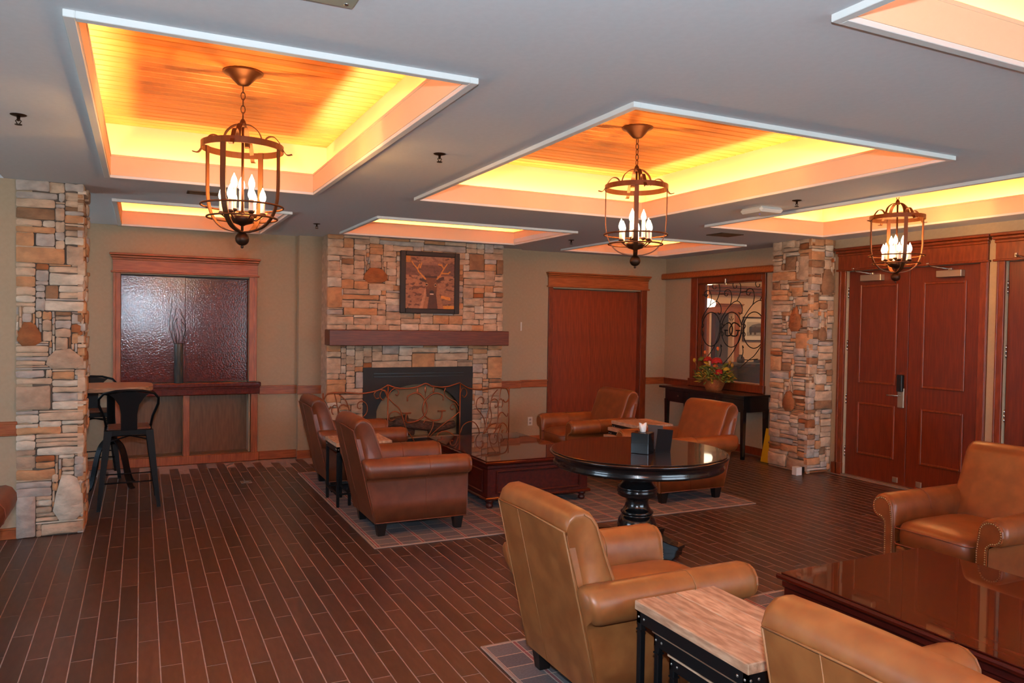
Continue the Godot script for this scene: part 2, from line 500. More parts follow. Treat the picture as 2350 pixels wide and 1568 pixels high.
	l.box(v3(-4.2, 0, -6.5), v3(-4.05, 3.45, -4.6)); l.box(v3(-4.2, 0, -4.6), v3(-4.05, 0.6, -2.2)); l.box(v3(-4.2, 2.4, -4.6), v3(-4.05, 3.45, -2.2)); l.box(v3(-4.2, 0, -2.2), v3(-4.05, 3.45, 3.5))
	solo("wall_left", l, "wall_paint", "taupe wall outside the view on the left", "wall", "", "structure")
	var e := mb()
	e.box(v3(-4.2, 0, 1.75), v3(2.5, 3.45, 1.9)); e.box(v3(2.5, 0, 1.75), v3(6.6, 0.3, 1.9)); e.box(v3(2.5, 2.45, 1.75), v3(6.6, 3.45, 1.9)); e.box(v3(6.6, 0, 1.75), v3(7.1, 3.45, 1.9))
	solo("wall_front", e, "wall_paint", "taupe wall behind the camera with a wide window", "wall", "", "structure")
	# daylight windows outside the view
	var n := 2
	for q in [[v3(2.5, 0.3, 1.82), v3(6.6, 2.45, 1.82), "wide daylight window behind the camera on the right"], [v3(-4.12, 0.6, -4.6), v3(-4.12, 2.4, -2.2), "daylight window in the left wall"], [v3(-2.78, 0.9, -8.75), v3(-2.78, 2.2, -7.2), "daylight window of the bar stool alcove"]]:
		var t := thing("window_%d" % n, (q[0] + q[1]) / 2.0 * v3(1, 0, 1), q[2], "window", "", "structure")
		n += 1
		var lo: Vector3 = q[0]
		var hi: Vector3 = q[1]
		var fm := mb()
		var along := hi - lo; along.y = 0
		var d := along.normalized() * 0.05
		var th := v3(absf(d.z), 0, absf(d.x)) * 0.6
		fm.box(lo - th, v3(lo.x, hi.y, lo.z) + d + th); fm.box(v3(hi.x, lo.y, hi.z) - d - th, hi + th)
		fm.box(lo - th, v3(hi.x, lo.y + 0.05, hi.z) + th); fm.box(v3(lo.x, hi.y - 0.05, lo.z) - th, hi + th)
		var mid := lo + along / 2.0
		fm.box(mid - d / 2 - th, v3(mid.x, hi.y, mid.z) + d / 2 + th)
		part("window_frame", fm, "white_trim", t)
		var pn := mb(); pn.box(lo - v3(absf(d.z), 0, absf(d.x)) * 0.06, hi + v3(absf(d.z), 0, absf(d.x)) * 0.06)
		part("pane", pn, "clear_glass", t)
	# skirting and chair rails
	var bb := mb(FB); bb.box(v3(1.215, 0, 0), v3(1.632, 0.095, 0.014), 0.003); bb.box(v3(1.62, 0, 0.1), v3(1.895, 0.095, 0.114), 0.003); bb.box(v3(4.06, 0, 0.1), v3(4.499, 0.095, 0.114), 0.003); bb.box(v3(4.485, 0, 0), v3(4.945, 0.095, 0.014), 0.003); bb.box(v3(6.56, 0, 0), v3(6.9, 0.095, 0.014), 0.003); bb.box(v3(-2.7, 0, 0), v3(-0.26, 0.095, 0.014), 0.003)
	solo("baseboard_back", bb, "oak_trim", "honey oak baseboard along the far wall", "baseboard", "", "structure")
	var br := mb(FR); br.box(v3(-9.02, 0, 0), v3(-6.6, 0.095, 0.014), 0.003); br.box(v3(-6.0, 0, 0), v3(-5.94, 0.12, 0.02), 0.003); br.box(v3(-4.312, 0, 0), v3(-4.235, 0.095, 0.014), 0.003)
	solo("baseboard_right", br, "mahogany_trim", "reddish baseboard along the right wall under the console", "baseboard", "", "structure")
	var bl := mb(); bl.box(v3(-4.05, 0, -6.43), v3(-0.79, 0.08, -6.414), 0.003); bl.box(v3(-4.05, 0.066, -6.43), v3(-0.79, 0.082, -6.409), 0.003)
	solo("baseboard_left", bl, "oak_trim", "honey oak baseboard left of the near stone column", "baseboard", "", "structure")
	var tr := mb(FB)
	for q in [[1.215, 1.632, 0.0], [1.62, 1.9, 0.1], [4.06, 4.497, 0.1], [4.485, 4.945, 0.0], [6.56, 6.9, 0.0]]:
		tr.box(v3(q[0], 0.75, q[2]), v3(q[1], 0.83, q[2] + 0.014), 0.003); tr.box(v3(q[0], 0.825, q[2]), v3(q[1], 0.845, q[2] + 0.024), 0.003); tr.box(v3(q[0], 0.745, q[2]), v3(q[1], 0.757, q[2] + 0.018), 0.003)
	solo("trim_1", tr, "oak_trim", "oak chair rail along the far wall on both sides of the fireplace", "chair rail", "", "structure")
	var t2 := mb(); t2.box(v3(-4.05, 0.745, -6.43), v3(-0.79, 0.842, -6.414), 0.003); t2.box(v3(-4.05, 0.825, -6.43), v3(-0.79, 0.845, -6.406), 0.003); t2.box(v3(-4.05, 0.742, -6.43), v3(-0.79, 0.757, -6.409), 0.003)
	solo("trim_2", t2, "oak_trim", "oak chair rail left of the near stone column", "chair rail", "", "structure")
	var t3 := mb(FR); t3.box(v3(-9.03, 0.745, 0), v3(-8.44, 0.83, 0.014), 0.003); t3.box(v3(-9.03, 0.82, 0), v3(-8.44, 0.84, 0.024), 0.003)
	solo("trim_3", t3, "mahogany_trim", "reddish chair rail from the far corner to the interior window", "chair rail", "", "structure")

func make_coffer(x0: float, x1: float, z0: float, z1: float, label: String) -> void:
	var o := thing("ceiling_coffer", v3((x0 + x1) / 2, YC, (z0 + z1) / 2), label, "coffer", "", "structure")
	var yb := 2.547
	var lip := mb()
	for q in [[x0 - 0.035, z1 - 0.035, x0, z0 + 0.035], [x1, z1 - 0.035, x1 + 0.035, z0 + 0.035], [x0, z0, x1, z0 + 0.035], [x0, z1 - 0.035, x1, z1]]:
		lip.box(v3(q[0], yb, q[1]), v3(q[2], YC + 0.02, q[3]), 0.002)
	part("lip_trim", lip, "white_trim", o)
	var yt := 2.70
	var bd := mb()
	var t := 0.02
	for q in [[x0 - t, z1 - t, x0 + 0.004, z0 + t], [x1 - 0.004, z1 - t, x1 + t, z0 + t], [x0, z0 - 0.004, x1, z0 + t], [x0, z1 - t, x1, z1 + 0.004]]:
		bd.box(v3(q[0], yb + 0.018, q[1]), v3(q[2], yt, q[3]))
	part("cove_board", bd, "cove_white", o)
	var cp := mb()
	for q in [[x0 - t, z1 - t, x0 + 0.008, z0 + t], [x1 - 0.008, z1 - t, x1 + t, z0 + t], [x0, z0 - 0.008, x1, z0 + t], [x0, z1 - t, x1, z1 + 0.008]]:
		cp.box(v3(q[0], yt - 0.012, q[1]), v3(q[2], yt + 0.004, q[3]), 0.002)
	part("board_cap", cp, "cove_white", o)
	var d := 0.125
	var yp := 2.945
	var cw := mb()
	var k := 0.03
	cw.box(v3(x0 - d - k, 2.615, z1 - d - k), v3(x0 - d, yp + 0.02, z0 + d + k)); cw.box(v3(x1 + d, 2.615, z1 - d - k), v3(x1 + d + k, yp + 0.02, z0 + d + k))
	cw.box(v3(x0 - d, 2.615, z0 + d), v3(x1 + d, yp + 0.02, z0 + d + k)); cw.box(v3(x0 - d, 2.615, z1 - d - k), v3(x1 + d, yp + 0.02, z1 - d))
	cw.box(v3(x0 - d, 2.61, z1 - d), v3(x0 - t, 2.625, z0 + d)); cw.box(v3(x1 + t, 2.61, z1 - d), v3(x1 + d, 2.625, z0 + d))
	cw.box(v3(x0 - t, 2.61, z0 + t), v3(x1 + t, 2.625, z0 + d)); cw.box(v3(x0 - t, 2.61, z1 - d), v3(x1 + t, 2.625, z1 - t))
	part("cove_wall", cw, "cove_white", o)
	var bk := mb(); bk.box(v3(x0 - d, yp + 0.012, z1 - d), v3(x1 + d, yp + 0.03, z0 + d)); part("backing_board", bk, "gap_dark", o)
	var n := int(round((z0 - z1 + 2 * d) / 0.092))
	var pw := (z0 - z1 + 2 * d) / n
	var pm := mb(); pm.box(v3(x0 - d, -0.009, -pw / 2 + 0.0028), v3(x1 + d, 0.009, pw / 2 - 0.0028), 0.005)
	var pmesh := pm.mesh()
	for i in n:
		var p := MeshInstance3D.new(); p.name = "plank"; p.mesh = pmesh; p.material_override = M["cedar_%d" % rng.randi_range(0, 3)]
		o.add_child(p, true)
		p.position = v3(0, yp + rng.randf_range(0, 0.0015), z1 - d + (i + 0.5) * pw) - o.position
	# cove light strips lying on the ledge
	var warm := hexc(255, 194, 114)
	var sm := mb()
	var yl := 2.632
	var e := d * 0.55
	var lx := x1 - x0
	var lz := z0 - z1
	sm.box(v3(x0 - e - 0.012, 2.625, z1), v3(x0 - e + 0.012, yl, z0)); sm.box(v3(x1 + e - 0.012, 2.625, z1), v3(x1 + e + 0.012, yl, z0))
	sm.box(v3(x0, 2.625, z0 + e - 0.012), v3(x1, yl, z0 + e + 0.012)); sm.box(v3(x0, 2.625, z1 - e - 0.012), v3(x1, yl, z1 - e + 0.012))
	part("light_strip", sm, "cove_glow", o)
	var en := COVE_E * (0.75 if x0 < 0.0 and z0 > -3.0 and z0 < 0.0 else (1.6 if z0 > 0.0 else 1.0))
	area(o, v3((x0 + x1) / 2, yl + 0.004, z0 + e), Vector3(PI / 2, 0, 0), Vector2(lx, 0.024), warm, en * lx)
	area(o, v3((x0 + x1) / 2, yl + 0.004, z1 - e), Vector3(PI / 2, 0, 0), Vector2(lx, 0.024), warm, en * lx)
	area(o, v3(x0 - e, yl + 0.004, (z0 + z1) / 2), Vector3(PI / 2, 0, 0), Vector2(0.024, lz), warm, en * lz)
	area(o, v3(x1 + e, yl + 0.004, (z0 + z1) / 2), Vector3(PI / 2, 0, 0), Vector2(0.024, lz), warm, en * lz)

func header(b: MB, u0: float, u1: float, y0: float, y1: float) -> void:
	# flat frieze between a bead and a stepped crown
	b.box(v3(u0 + 0.03, y0, 0), v3(u1 - 0.03, y1, 0.03), 0.002)
	b.box(v3(u0 + 0.012, y0 - 0.004, 0), v3(u1 - 0.012, y0 + 0.016, 0.046), 0.005)
	var h := (y1 - y0) * 0.36
	for k in 3:
		b.box(v3(u0 + 0.022 - k * 0.011, y1 - h + h * k / 3.0, 0), v3(u1 - 0.022 + k * 0.011, y1 - h + h * (k + 1) / 3.0 - 0.003, 0.042 + k * 0.016), 0.006)
func moulding(b: MB, u0: float, u1: float, y0: float, y1: float, w0: float, ww := 0.022) -> void:
	# a proud frame round a door panel
	b.box(v3(u0, y0, w0), v3(u0 + ww, y1, w0 + 0.014), 0.005); b.box(v3(u1 - ww, y0, w0), v3(u1, y1, w0 + 0.014), 0.005)
	b.box(v3(u0 + ww, y0, w0), v3(u1 - ww, y0 + ww, w0 + 0.014), 0.005); b.box(v3(u0 + ww, y1 - ww, w0), v3(u1 - ww, y1, w0 + 0.014), 0.005)

func make_doors() -> void:
	# mahogany double doors
	var d := thing("door_1", v3(XR, 0, -5.12), "tall mahogany double doors with moulded panels beside the far stone column", "door", "", "structure")
	var c := mb(FR)
	c.box(v3(-5.95, 0, 0), v3(-5.86, 2.22, 0.024), 0.003); c.box(v3(-4.385, 0, 0), v3(-4.31, 2.22, 0.024), 0.003)
	c.box(v3(-5.93, 0, 0.02), v3(-5.915, 2.22, 0.032), 0.003); c.box(v3(-4.33, 0, 0.02), v3(-4.315, 2.22, 0.032), 0.003)
	c.box(v3(-5.96, 0, 0), v3(-5.855, 0.13, 0.032), 0.003)
	part("door_casing", c, "mahogany_trim", d)
	var h := mb(FR); header(h, -5.985, -4.285, 2.22, 2.47); part("cornice", h, "mahogany_trim", d)
	var leafs := [[-5.855, -5.131, -5.711, -5.258], [-5.125, -4.39, -4.976, -4.538]]
	for k in 2:
		var q: Array = leafs[k]
		var lf := mb(FR); lf.box(v3(q[0], 0.008, -0.085), v3(q[1], 2.212, -0.035), 0.002)
		var leaf := part("door_leaf", lf, "mahogany", d)
		for y: Array in [[1.02, 2.062], [0.26, 0.812]]:
			var mo := mb(FR); moulding(mo, q[2], q[3], y[0], y[1], -0.036); part("panel_moulding", mo, "mahogany_trim", leaf)
			var pn := mb(FR); pn.box(v3(q[2] + 0.022, y[0] + 0.022, -0.036), v3(q[3] - 0.022, y[1] - 0.022, -0.0335)); part("panel", pn, "mahogany", leaf)
		var uh: float = q[0] - 0.003 if k == 0 else q[1] + 0.003
		for y: float in [1.985, 1.412, 0.836, 0.259]:
			var hg := mb(FR)
			for s in 3: hg.lathe(v3(uh, y - 0.056 + s * 0.038, -0.026), [Vector2(0.0085, 0), Vector2(0.0085, 0.036)], 8)
			part("hinge", hg, "chrome", leaf)
		var uc: float = [-5.52, -4.66][k]
		var cl := mb(FR); cl.box(v3(uc - 0.15, 2.10, -0.035), v3(uc + 0.10, 2.165, 0.03), 0.004); part("door_closer", cl, "steel_plate", leaf)
		var ar := mb(FR); ar.tube(PackedVector3Array([v3(uc - 0.02, 2.175, 0.0), v3(uc - 0.14, 2.20, 0.09), v3(uc - 0.23, 2.225, 0.035)]), 0.007, 6); ar.box(v3(uc - 0.245, 2.215, 0.03), v3(uc - 0.22, 2.245, 0.045), 0.002); ar.box(v3(uc - 0.04, 2.165, -0.02), v3(uc - 0.005, 2.185, 0.015), 0.002)
		part("closer_arm", ar, "chrome", leaf)
		var us: float = [-5.238, -4.975][k]
		var ks := mb(FR); ks.box(v3(us - 0.03, 0.03, -0.036), v3(us + 0.03, 0.085, -0.028), 0.002); part("bolt_plate", ks, "steel_plate", leaf)
	var lk := mb(FR); lk.box(v3(-5.225, 0.80, -0.036), v3(-5.155, 1.0, -0.018), 0.004); part("lock_plate", lk, "steel_plate", d)
	var rd := mb(FR); rd.box(v3(-5.22, 0.965, -0.03), v3(-5.158, 1.135, 0.012), 0.006); part("card_reader", rd, "lock_black", d)
	var lv := mb(FR); lv.tube(PackedVector3Array([v3(-5.19, 0.925, -0.03), v3(-5.19, 0.925, 0.03), v3(-5.20, 0.925, 0.04), v3(-5.30, 0.922, 0.042)]), 0.009, 8); part("lever_handle", lv, "chrome", d)
	var sl := mb(FR); sl.box(v3(-5.86, 0.001, -0.06), v3(-4.385, 0.012, 0.03), 0.003); part("door_threshold", sl, "steel_plate", d)
	# second set, cut by the right edge of the view
	var d2 := thing("door_2", v3(XR, 0, -3.4), "second mahogany door set at the right edge, mostly behind the chair", "door", "", "structure")
	var c2 := mb(FR); c2.box(v3(-4.235, 0, 0), v3(-4.165, 2.22, 0.024), 0.003); c2.box(v3(-2.6, 0, 0), v3(-2.52, 2.22, 0.024), 0.003); c2.box(v3(-4.228, 0, 0.02), v3(-4.215, 2.22, 0.032), 0.003)
	part("door_casing", c2, "mahogany_trim", d2)
	var h2 := mb(FR); header(h2, -4.275, -2.5, 2.22, 2.47); part("cornice", h2, "mahogany_trim", d2)
	for q in [[-4.16, -3.385, -3.98, -3.53], [-3.38, -2.605, -3.23, -2.78]]:
		var lf := mb(FR); lf.box(v3(q[0], 0.008, -0.085), v3(q[1], 2.212, -0.035), 0.002)
		var leaf := part("door_leaf", lf, "mahogany", d2)
		for y: Array in [[1.02, 2.062], [0.26, 0.812]]:
			var mo := mb(FR); moulding(mo, q[2], q[3], y[0], y[1], -0.036); part("panel_moulding", mo, "mahogany_trim", leaf)
			var pn := mb(FR); pn.box(v3(q[2] + 0.022, y[0] + 0.022, -0.036), v3(q[3] - 0.022, y[1] - 0.022, -0.0335)); part("panel", pn, "mahogany", leaf)
	for y: float in [1.985, 1.412, 0.836, 0.259]:
		var hg := mb(FR)
		for s in 3: hg.lathe(v3(-4.163, y - 0.056 + s * 0.038, -0.026), [Vector2(0.0085, 0), Vector2(0.0085, 0.036)], 8)
		part("hinge", hg, "chrome", d2)
	var a2 := mb(FR); a2.box(v3(-4.07, 2.24, 0.03), v3(-4.05, 2.28, 0.05), 0.002); a2.tube(PackedVector3Array([v3(-4.06, 2.26, 0.045), v3(-3.95, 2.22, 0.1), v3(-3.85, 2.19, 0.0)]), 0.007, 6); part("closer_arm", a2, "chrome", d2)
	# closet doors right of the fireplace
	var d3 := thing("door_3", v3(5.73, 0, ZB), "pair of plain reddish wood closet doors right of the fireplace", "door", "", "structure")
	var c3 := mb(FB); c3.box(v3(4.945, 0, 0), v3(5.01, 2.10, 0.024), 0.003); c3.box(v3(6.455, 0, 0), v3(6.555, 2.10, 0.024), 0.003); c3.box(v3(5.005, 0, -0.10), v3(5.02, 2.08, 0.0)); c3.box(v3(6.445, 0, -0.10), v3(6.46, 2.08, 0))
	part("door_casing", c3, "mahogany_trim", d3)
	var h3 := mb(FB); header(h3, 4.905, 6.60, 2.10, 2.30); part("cornice", h3, "oak_trim", d3)
	var l1 := mb(FB); l1.box(v3(5.02, 0.01, -0.055), v3(5.632, 2.07, -0.02), 0.003); part("door_leaf", l1, "closet_wood", d3)
	var l2 := mb(FB); l2.box(v3(5.60, 0.01, -0.10), v3(6.45, 2.07, -0.065), 0.003); part("door_leaf", l2, "closet_wood", d3)
	# serving hatch on the left of the fireplace
	var s := thing("serving_hatch", v3(0.46, 0, ZB), "wooden serving hatch with sliding red-brown panels and counter, left of the fireplace", "hatch", "", "structure")
	var cs := mb(FB); cs.box(v3(-0.255, 0.9, 0), v3(-0.19, 2.09, 0.026), 0.003); cs.box(v3(1.10, 0.9, 0), v3(1.18, 2.09, 0.026), 0.003); cs.box(v3(-0.262, 0.9, 0.02), v3(-0.235, 2.09, 0.034), 0.004); cs.box(v3(1.155, 0.9, 0.02), v3(1.182, 2.09, 0.034), 0.004)
	part("hatch_casing", cs, "oak_upright", s)
	var hd := mb(FB); header(hd, -0.295, 1.218, 2.075, 2.28); part("cornice", hd, "oak_trim", s)
	var p1 := mb(FB); p1.box(v3(-0.19, 0.9, -0.06), v3(0.44, 2.06, -0.03), 0.003); part("sliding_panel", p1, "hatch_panel", s)
	var p2 := mb(FB); p2.box(v3(0.40, 0.9, -0.10), v3(1.10, 2.06, -0.07), 0.003); part("sliding_panel", p2, "hatch_panel", s)
	var tk := mb(FB); tk.box(v3(-0.19, 2.045, -0.12), v3(1.10, 2.06, 0.0)); part("panel_track", tk, "firebox_black", s)
	var ct := mb(FB); ct.box(v3(-0.27, 0.845, -0.14), v3(1.222, 0.895, 0.10), 0.008); ct.box(v3(-0.255, 0.76, 0), v3(1.212, 0.846, 0.075), 0.006); ct.box(v3(-0.26, 0.83, 0), v3(1.216, 0.85, 0.09), 0.004)
	part("counter_ledge", ct, "hatch_panel", s)
	var fr := mb(FB)
	for q in [[-0.255, -0.185], [0.418, 0.484], [1.122, 1.195]]: fr.box(v3(q[0], 0.09, 0), v3(q[1], 0.765, 0.035), 0.004)
	fr.box(v3(-0.255, 0.0, -0.25), v3(1.212, 0.095, 0.045), 0.004)
	part("cabinet_frame", fr, "oak_upright", s)
	for q in [[-0.185, 0.418], [0.484, 1.122]]:
		var bp := mb(FB); bp.box(v3(q[0] - 0.02, 0.09, -0.22), v3(q[1] + 0.02, 0.77, -0.19)); part("cabinet_back", bp, "hatch_back", s)
		var sp := mb(FB); sp.box(v3(q[0] - 0.02, 0.09, -0.2), v3(q[0] + 0.005, 0.77, 0.0)); sp.box(v3(q[1] - 0.005, 0.09, -0.2), v3(q[1] + 0.02, 0.77, 0.0)); sp.box(v3(q[0], 0.08, -0.2), v3(q[1], 0.1, 0.0)); part("cabinet_side", sp, "hatch_back", s)

# ---------------------------------------------------------------- stonework
func stone(b: MB, poly: PackedVector2Array, d: float, bv: float) -> void:
	var n := poly.size()
	var o2 := Vector2()
	for p in poly: o2 += p
	o2 /= n
	var o := v3(o2.x, o2.y, -0.02)
	var fr := []
	for p in poly:
		var q := p.move_toward(o2, bv * rng.randf_range(0.7, 1.4))
		fr.append(v3(q.x, q.y, d * rng.randf_range(0.86, 1.0)))
	var cen := v3(o2.x, o2.y, d * rng.randf_range(0.95, 1.08))
	for i in n:
		var k := (i + 1) % n
		var a := v3(poly[i].x, poly[i].y, -0.01)
		var c := v3(poly[k].x, poly[k].y, -0.01)
		var a1 := v3(poly[i].x, poly[i].y, d - bv)
		var c1 := v3(poly[k].x, poly[k].y, d - bv)
		b.tric(a, c, c1, o, -1); b.tric(a, c1, a1, o, -1)
		b.tric(a1, c1, fr[k], o, 2); b.tric(a1, fr[k], fr[i], o, 2)
		b.tric(fr[i], fr[k], cen, o, 2)
func rect_poly(u: float, v: float, w: float, h: float) -> PackedVector2Array:
	var j := minf(0.007, h * 0.14)
	var f := func() -> float: return rng.randf_range(-j, j)
	var c := minf(minf(h, w) * 0.2, 0.008)
	return PackedVector2Array([Vector2(u + c * 0.6, v + f.call() * 0.5), Vector2(u + w * 0.45, v + f.call()), Vector2(u + w - c, v + f.call() * 0.5), Vector2(u + w, v + c + absf(f.call())), Vector2(u + w + f.call() * 0.4, v + h - c), Vector2(u + w - c, v + h + f.call() * 0.5), Vector2(u + w * 0.55, v + h + f.call()), Vector2(u + c, v + h + f.call() * 0.5), Vector2(u + f.call() * 0.4, v + h - c), Vector2(u, v + c)])
func oct_poly(u: float, v: float, w: float, h: float, top := 0.3) -> PackedVector2Array:
	var s := func(a: float, b: float) -> Vector2: return Vector2(u + w * (a + rng.randf_range(-0.03, 0.03)), v + h * (b + rng.randf_range(-0.03, 0.03)))
	return PackedVector2Array([s.call(0.22, 0.0), s.call(0.75, 0.02), s.call(1.0, 0.2), s.call(0.99, 0.55), s.call(1.0 - top * 0.75, 0.9), s.call(0.62, 1.0), s.call(top, 0.97), s.call(top * 0.3, 0.6), s.call(0.02, 0.25)])
func stone_face(parent: Node, f: Transform3D, wd: float, ht: float, pre: Array, holes: Array, weights: Array, tall := 1.0, named := "stone") -> int:
	var du := 0.02
	var dv := 0.0155
	var nx := int(wd / du)
	var ny := int(ht / dv)
	du = wd / nx; dv = ht / ny
	var occ := PackedByteArray(); occ.resize(nx * ny)
	var mark := func(u: float, v: float, w: float, h: float, val := 1) -> void:
		for j in range(maxi(0, roundi(v / dv)), mini(ny, roundi((v + h) / dv))):
			for i in range(maxi(0, roundi(u / du)), mini(nx, roundi((u + w) / du))): occ[j * nx + i] = val
	for h: Rect2 in holes: mark.call(h.position.x, h.position.y, h.size.x, h.size.y)
	var made := 0
	var names := ["stone_buff", "stone_grey", "stone_orange", "stone_brown", "stone_rust", "stone_pale", "stone_taupe"]
	for q in pre:
		if q[0] < 3.2 * du: q[2] += q[0]; q[0] = 0.0
		if wd - q[0] - q[2] < 3.2 * du: q[2] = wd - q[0]
		mark.call(q[0], q[1], q[2], q[3])
		var b := mb(f)
		var g := 0.003
		var kind: String = q[5] if q.size() > 5 else "r"
		if kind != "r":
			mark.call(q[0], q[1], q[2], q[3], 0)
		var poly := rect_poly(q[0] + g, q[1] + g, q[2] - 2 * g, q[3] - 2 * g) if kind == "r" else oct_poly(q[0] + g, q[1] + g, q[2] - 2 * g, q[3] - 2 * g, 0.42 if kind == "t" else 0.28)
		if kind != "r":
			for j in ny:
				for i in nx:
					if Geometry2D.is_point_in_polygon(Vector2((i + 0.5) * du, (j + 0.5) * dv), poly): occ[j * nx + i] = 1
		stone(b, poly, rng.randf_range(0.034, 0.046) if kind == "r" else 0.05, 0.008 if kind == "r" else 0.014)
		part(named, b, names[q[4]], parent)
		made += 1
	for j in ny:
		for i in nx:
			if occ[j * nx + i]: continue
			var h: int = [2, 2, 3, 3, 3, 4, 4, 5, 6][rng.randi_range(0, 8)]
			if tall > 1.3 and h < 3: h = 3
			h = roundi(h * minf(tall, 1.22))
			var w := rng.randi_range(7, 18) if h < 6 else rng.randi_range(6, 11)
			var ww := 0
			while ww < w and i + ww < nx and not occ[j * nx + i + ww]: ww += 1
			if ww <= 2: h = rng.randi_range(3, 5)
			var rest := 0
			while i + ww + rest < nx and rest < 3 and not occ[j * nx + i + ww + rest]: rest += 1
			if rest < 3: ww += rest
			var hh := 0
			while hh < h and j + hh < ny:
				var free := true
				for k in ww:
					if occ[(j + hh) * nx + i + k]: free = false; break
				if not free: break
				hh += 1
			if ny - (j + hh) < 2: hh = ny - j
			for y in hh:
				for k in ww:
					if j + y < ny: occ[(j + y) * nx + i + k] = 1
			var g := 0.0025
			var r := rng.randf()
			var c := 0
			for k in weights.size():
				r -= weights[k]
				if r <= 0.0: c = k; break
			var b := mb(f)
			stone(b, rect_poly(i * du + g, j * dv + g, ww * du - 2 * g, hh * dv - 2 * g), rng.randf_range(0.02, 0.05), minf(0.007, hh * dv * 0.22))
			part(named, b, names[c], parent)
			made += 1
	return made
func px_rects(a: Array, x0: float, y0: float, sx: float, sy: float) -> Array:
	var o := []
	for q in a:
		var r := [(q[0] - x0) * sx, (y0 - q[3]) * sy, (q[2] - q[0]) * sx, (q[3] - q[1]) * sy, q[4]]
		if q.size() > 5: r.append(q[5])
		o.append(r)
	return o
func make_stone() -> void:
	# near column on the left; the layout of the larger stones in units of 1/822 of its height
	var wt := [0.34, 0.26, 0.12, 0.05, 0.03, 0.12, 0.08]
	var c := thing("stone_column", v3(-0.59, 0, -6.7), "ledgestone column at the left with a big pale boulder near its foot", "column")
	var core := mb(); core.box(v3(-0.785, 0, -6.85), v3(-0.40, YC, -6.435)); part("mortar_core", core, "mortar", c)
	var big := px_rects([[37, 403, 116, 430, 1], [37, 431, 135, 447, 1], [35, 447, 129, 467, 0], [36, 467, 129, 494, 3], [150, 478, 189, 499, 2], [34, 524, 79, 557, 2], [34, 558, 152, 595, 2], [155, 550, 188, 596, 6], [113, 616, 184, 644, 5], [104, 645, 137, 677, 3], [102, 680, 184, 705, 5], [37, 730, 97, 789, 4, "o"], [104, 793, 188, 843, 6, "o"], [37, 843, 104, 860, 1], [33, 879, 118, 936, 6], [38, 975, 144, 994, 2], [84, 1025, 184, 1043, 5], [38, 1075, 130, 1099, 2], [121, 1090, 188, 1204, 5, "o"], [40, 1136, 82, 1234, 1], [94, 1205, 189, 1233, 0]], 35, 1234, 0.40 / 154.0, 2.57 / 830.0)
	stone_face(c, Transform3D(Basis.IDENTITY, v3(-0.80, 0, -6.445)), 0.425, YC, big, [], wt, 1.0)
	stone_face(c, Transform3D(Basis(Vector3(0, 0, -1), Vector3.UP, Vector3(1, 0, 0)), v3(-0.405, 0, -6.41)), 0.44, YC, [], [], [0.3, 0.14, 0.24, 0.12, 0.08, 0.04, 0.08], 1.2)
	# far column by the double doors
	var d := thing("stone_column", v3(6.72, 0, -6.3), "ledgestone column between the interior window and the double doors", "column")
	var core2 := mb(); core2.box(v3(6.575, 0, -6.59), v3(6.9, YC, -6.045)); part("mortar_core", core2, "mortar", d)
	var w2 := [0.36, 0.12, 0.16, 0.08, 0.04, 0.06, 0.18]
	var b2 := px_rects([[1808, 712, 1845, 770, 4, "t"], [1833, 600, 1878, 653, 0], [1795, 598, 1825, 630, 3], [1760, 632, 1825, 652, 2], [1847, 657, 1880, 678, 5], [1795, 904, 1832, 951, 4, "o"], [1759, 826, 1788, 860, 2], [1752, 1051, 1809, 1080, 0], [1812, 1056, 1870, 1082, 6], [1815, 668, 1846, 690, 2], [1828, 690, 1860, 710, 0], [1830, 772, 1868, 806, 2]], 1757, 1084, 0.58 / 113.0, 2.57 / 522.0)
	stone_face(d, Transform3D(Basis(Vector3(0, 0, 1), Vector3.UP, Vector3(-1, 0, 0)), v3(6.58, 0, -6.60)), 0.58, YC, b2, [], w2, 1.0)
	stone_face(d, Transform3D(Basis.IDENTITY, v3(6.535, 0, -6.05)), 0.36, YC, [[0.14, 1.95, 0.16, 0.3, 3, "o"], [0.12, 1.45, 0.14, 0.16, 3, "o"], [0.1, 0.7, 0.2, 0.1, 3]], [], [0.3, 0.2, 0.12, 0.14, 0.04, 0.04, 0.16], 1.2)
	# fireplace
	var f := thing("fireplace", v3(2.98, 0, -8.62), "ledgestone fireplace with dark beam mantel and arched glass insert", "fireplace")
	var k := mb()
	k.box(v3(1.905, 0, -8.94), v3(2.31, YC, -8.635)); k.box(v3(3.66, 0, -8.94), v3(4.06, YC, -8.635)); k.box(v3(2.31, 1.06, -8.94), v3(3.66, YC, -8.635))
	part("mortar_core", k, "mortar", f)
	var fx := Transform3D(Basis.IDENTITY, v3(1.885, 0, -8.645))
	var up := px_rects([[824, 613, 879, 648, 4, "o"], [857, 707, 900, 754, 3, "o"], [1010, 703, 1067, 755, 3, "o"], [752, 659, 781, 703, 2], [785, 702, 857, 719, 2], [751, 721, 806, 740, 0], [756, 572, 804, 591, 0], [752, 603, 776, 624, 0], [837, 649, 892, 663, 0], [782, 673, 860, 685, 2], [1068, 571, 1105, 610, 3], [1137, 581, 1156, 616, 3], [1054, 612, 1107, 628, 0], [1055, 629, 1133, 644, 6], [1054, 649, 1080, 674, 6], [1054, 676, 1096, 693, 0], [1117, 717, 1154, 756, 2], [1067, 741, 1115, 756, 6], [890, 562, 935, 575, 0], [860, 552, 960, 562, 1], [960, 556, 1060, 570, 1]], 750, 1036, 2.185 / 404.0, 2.57 / 490.0)
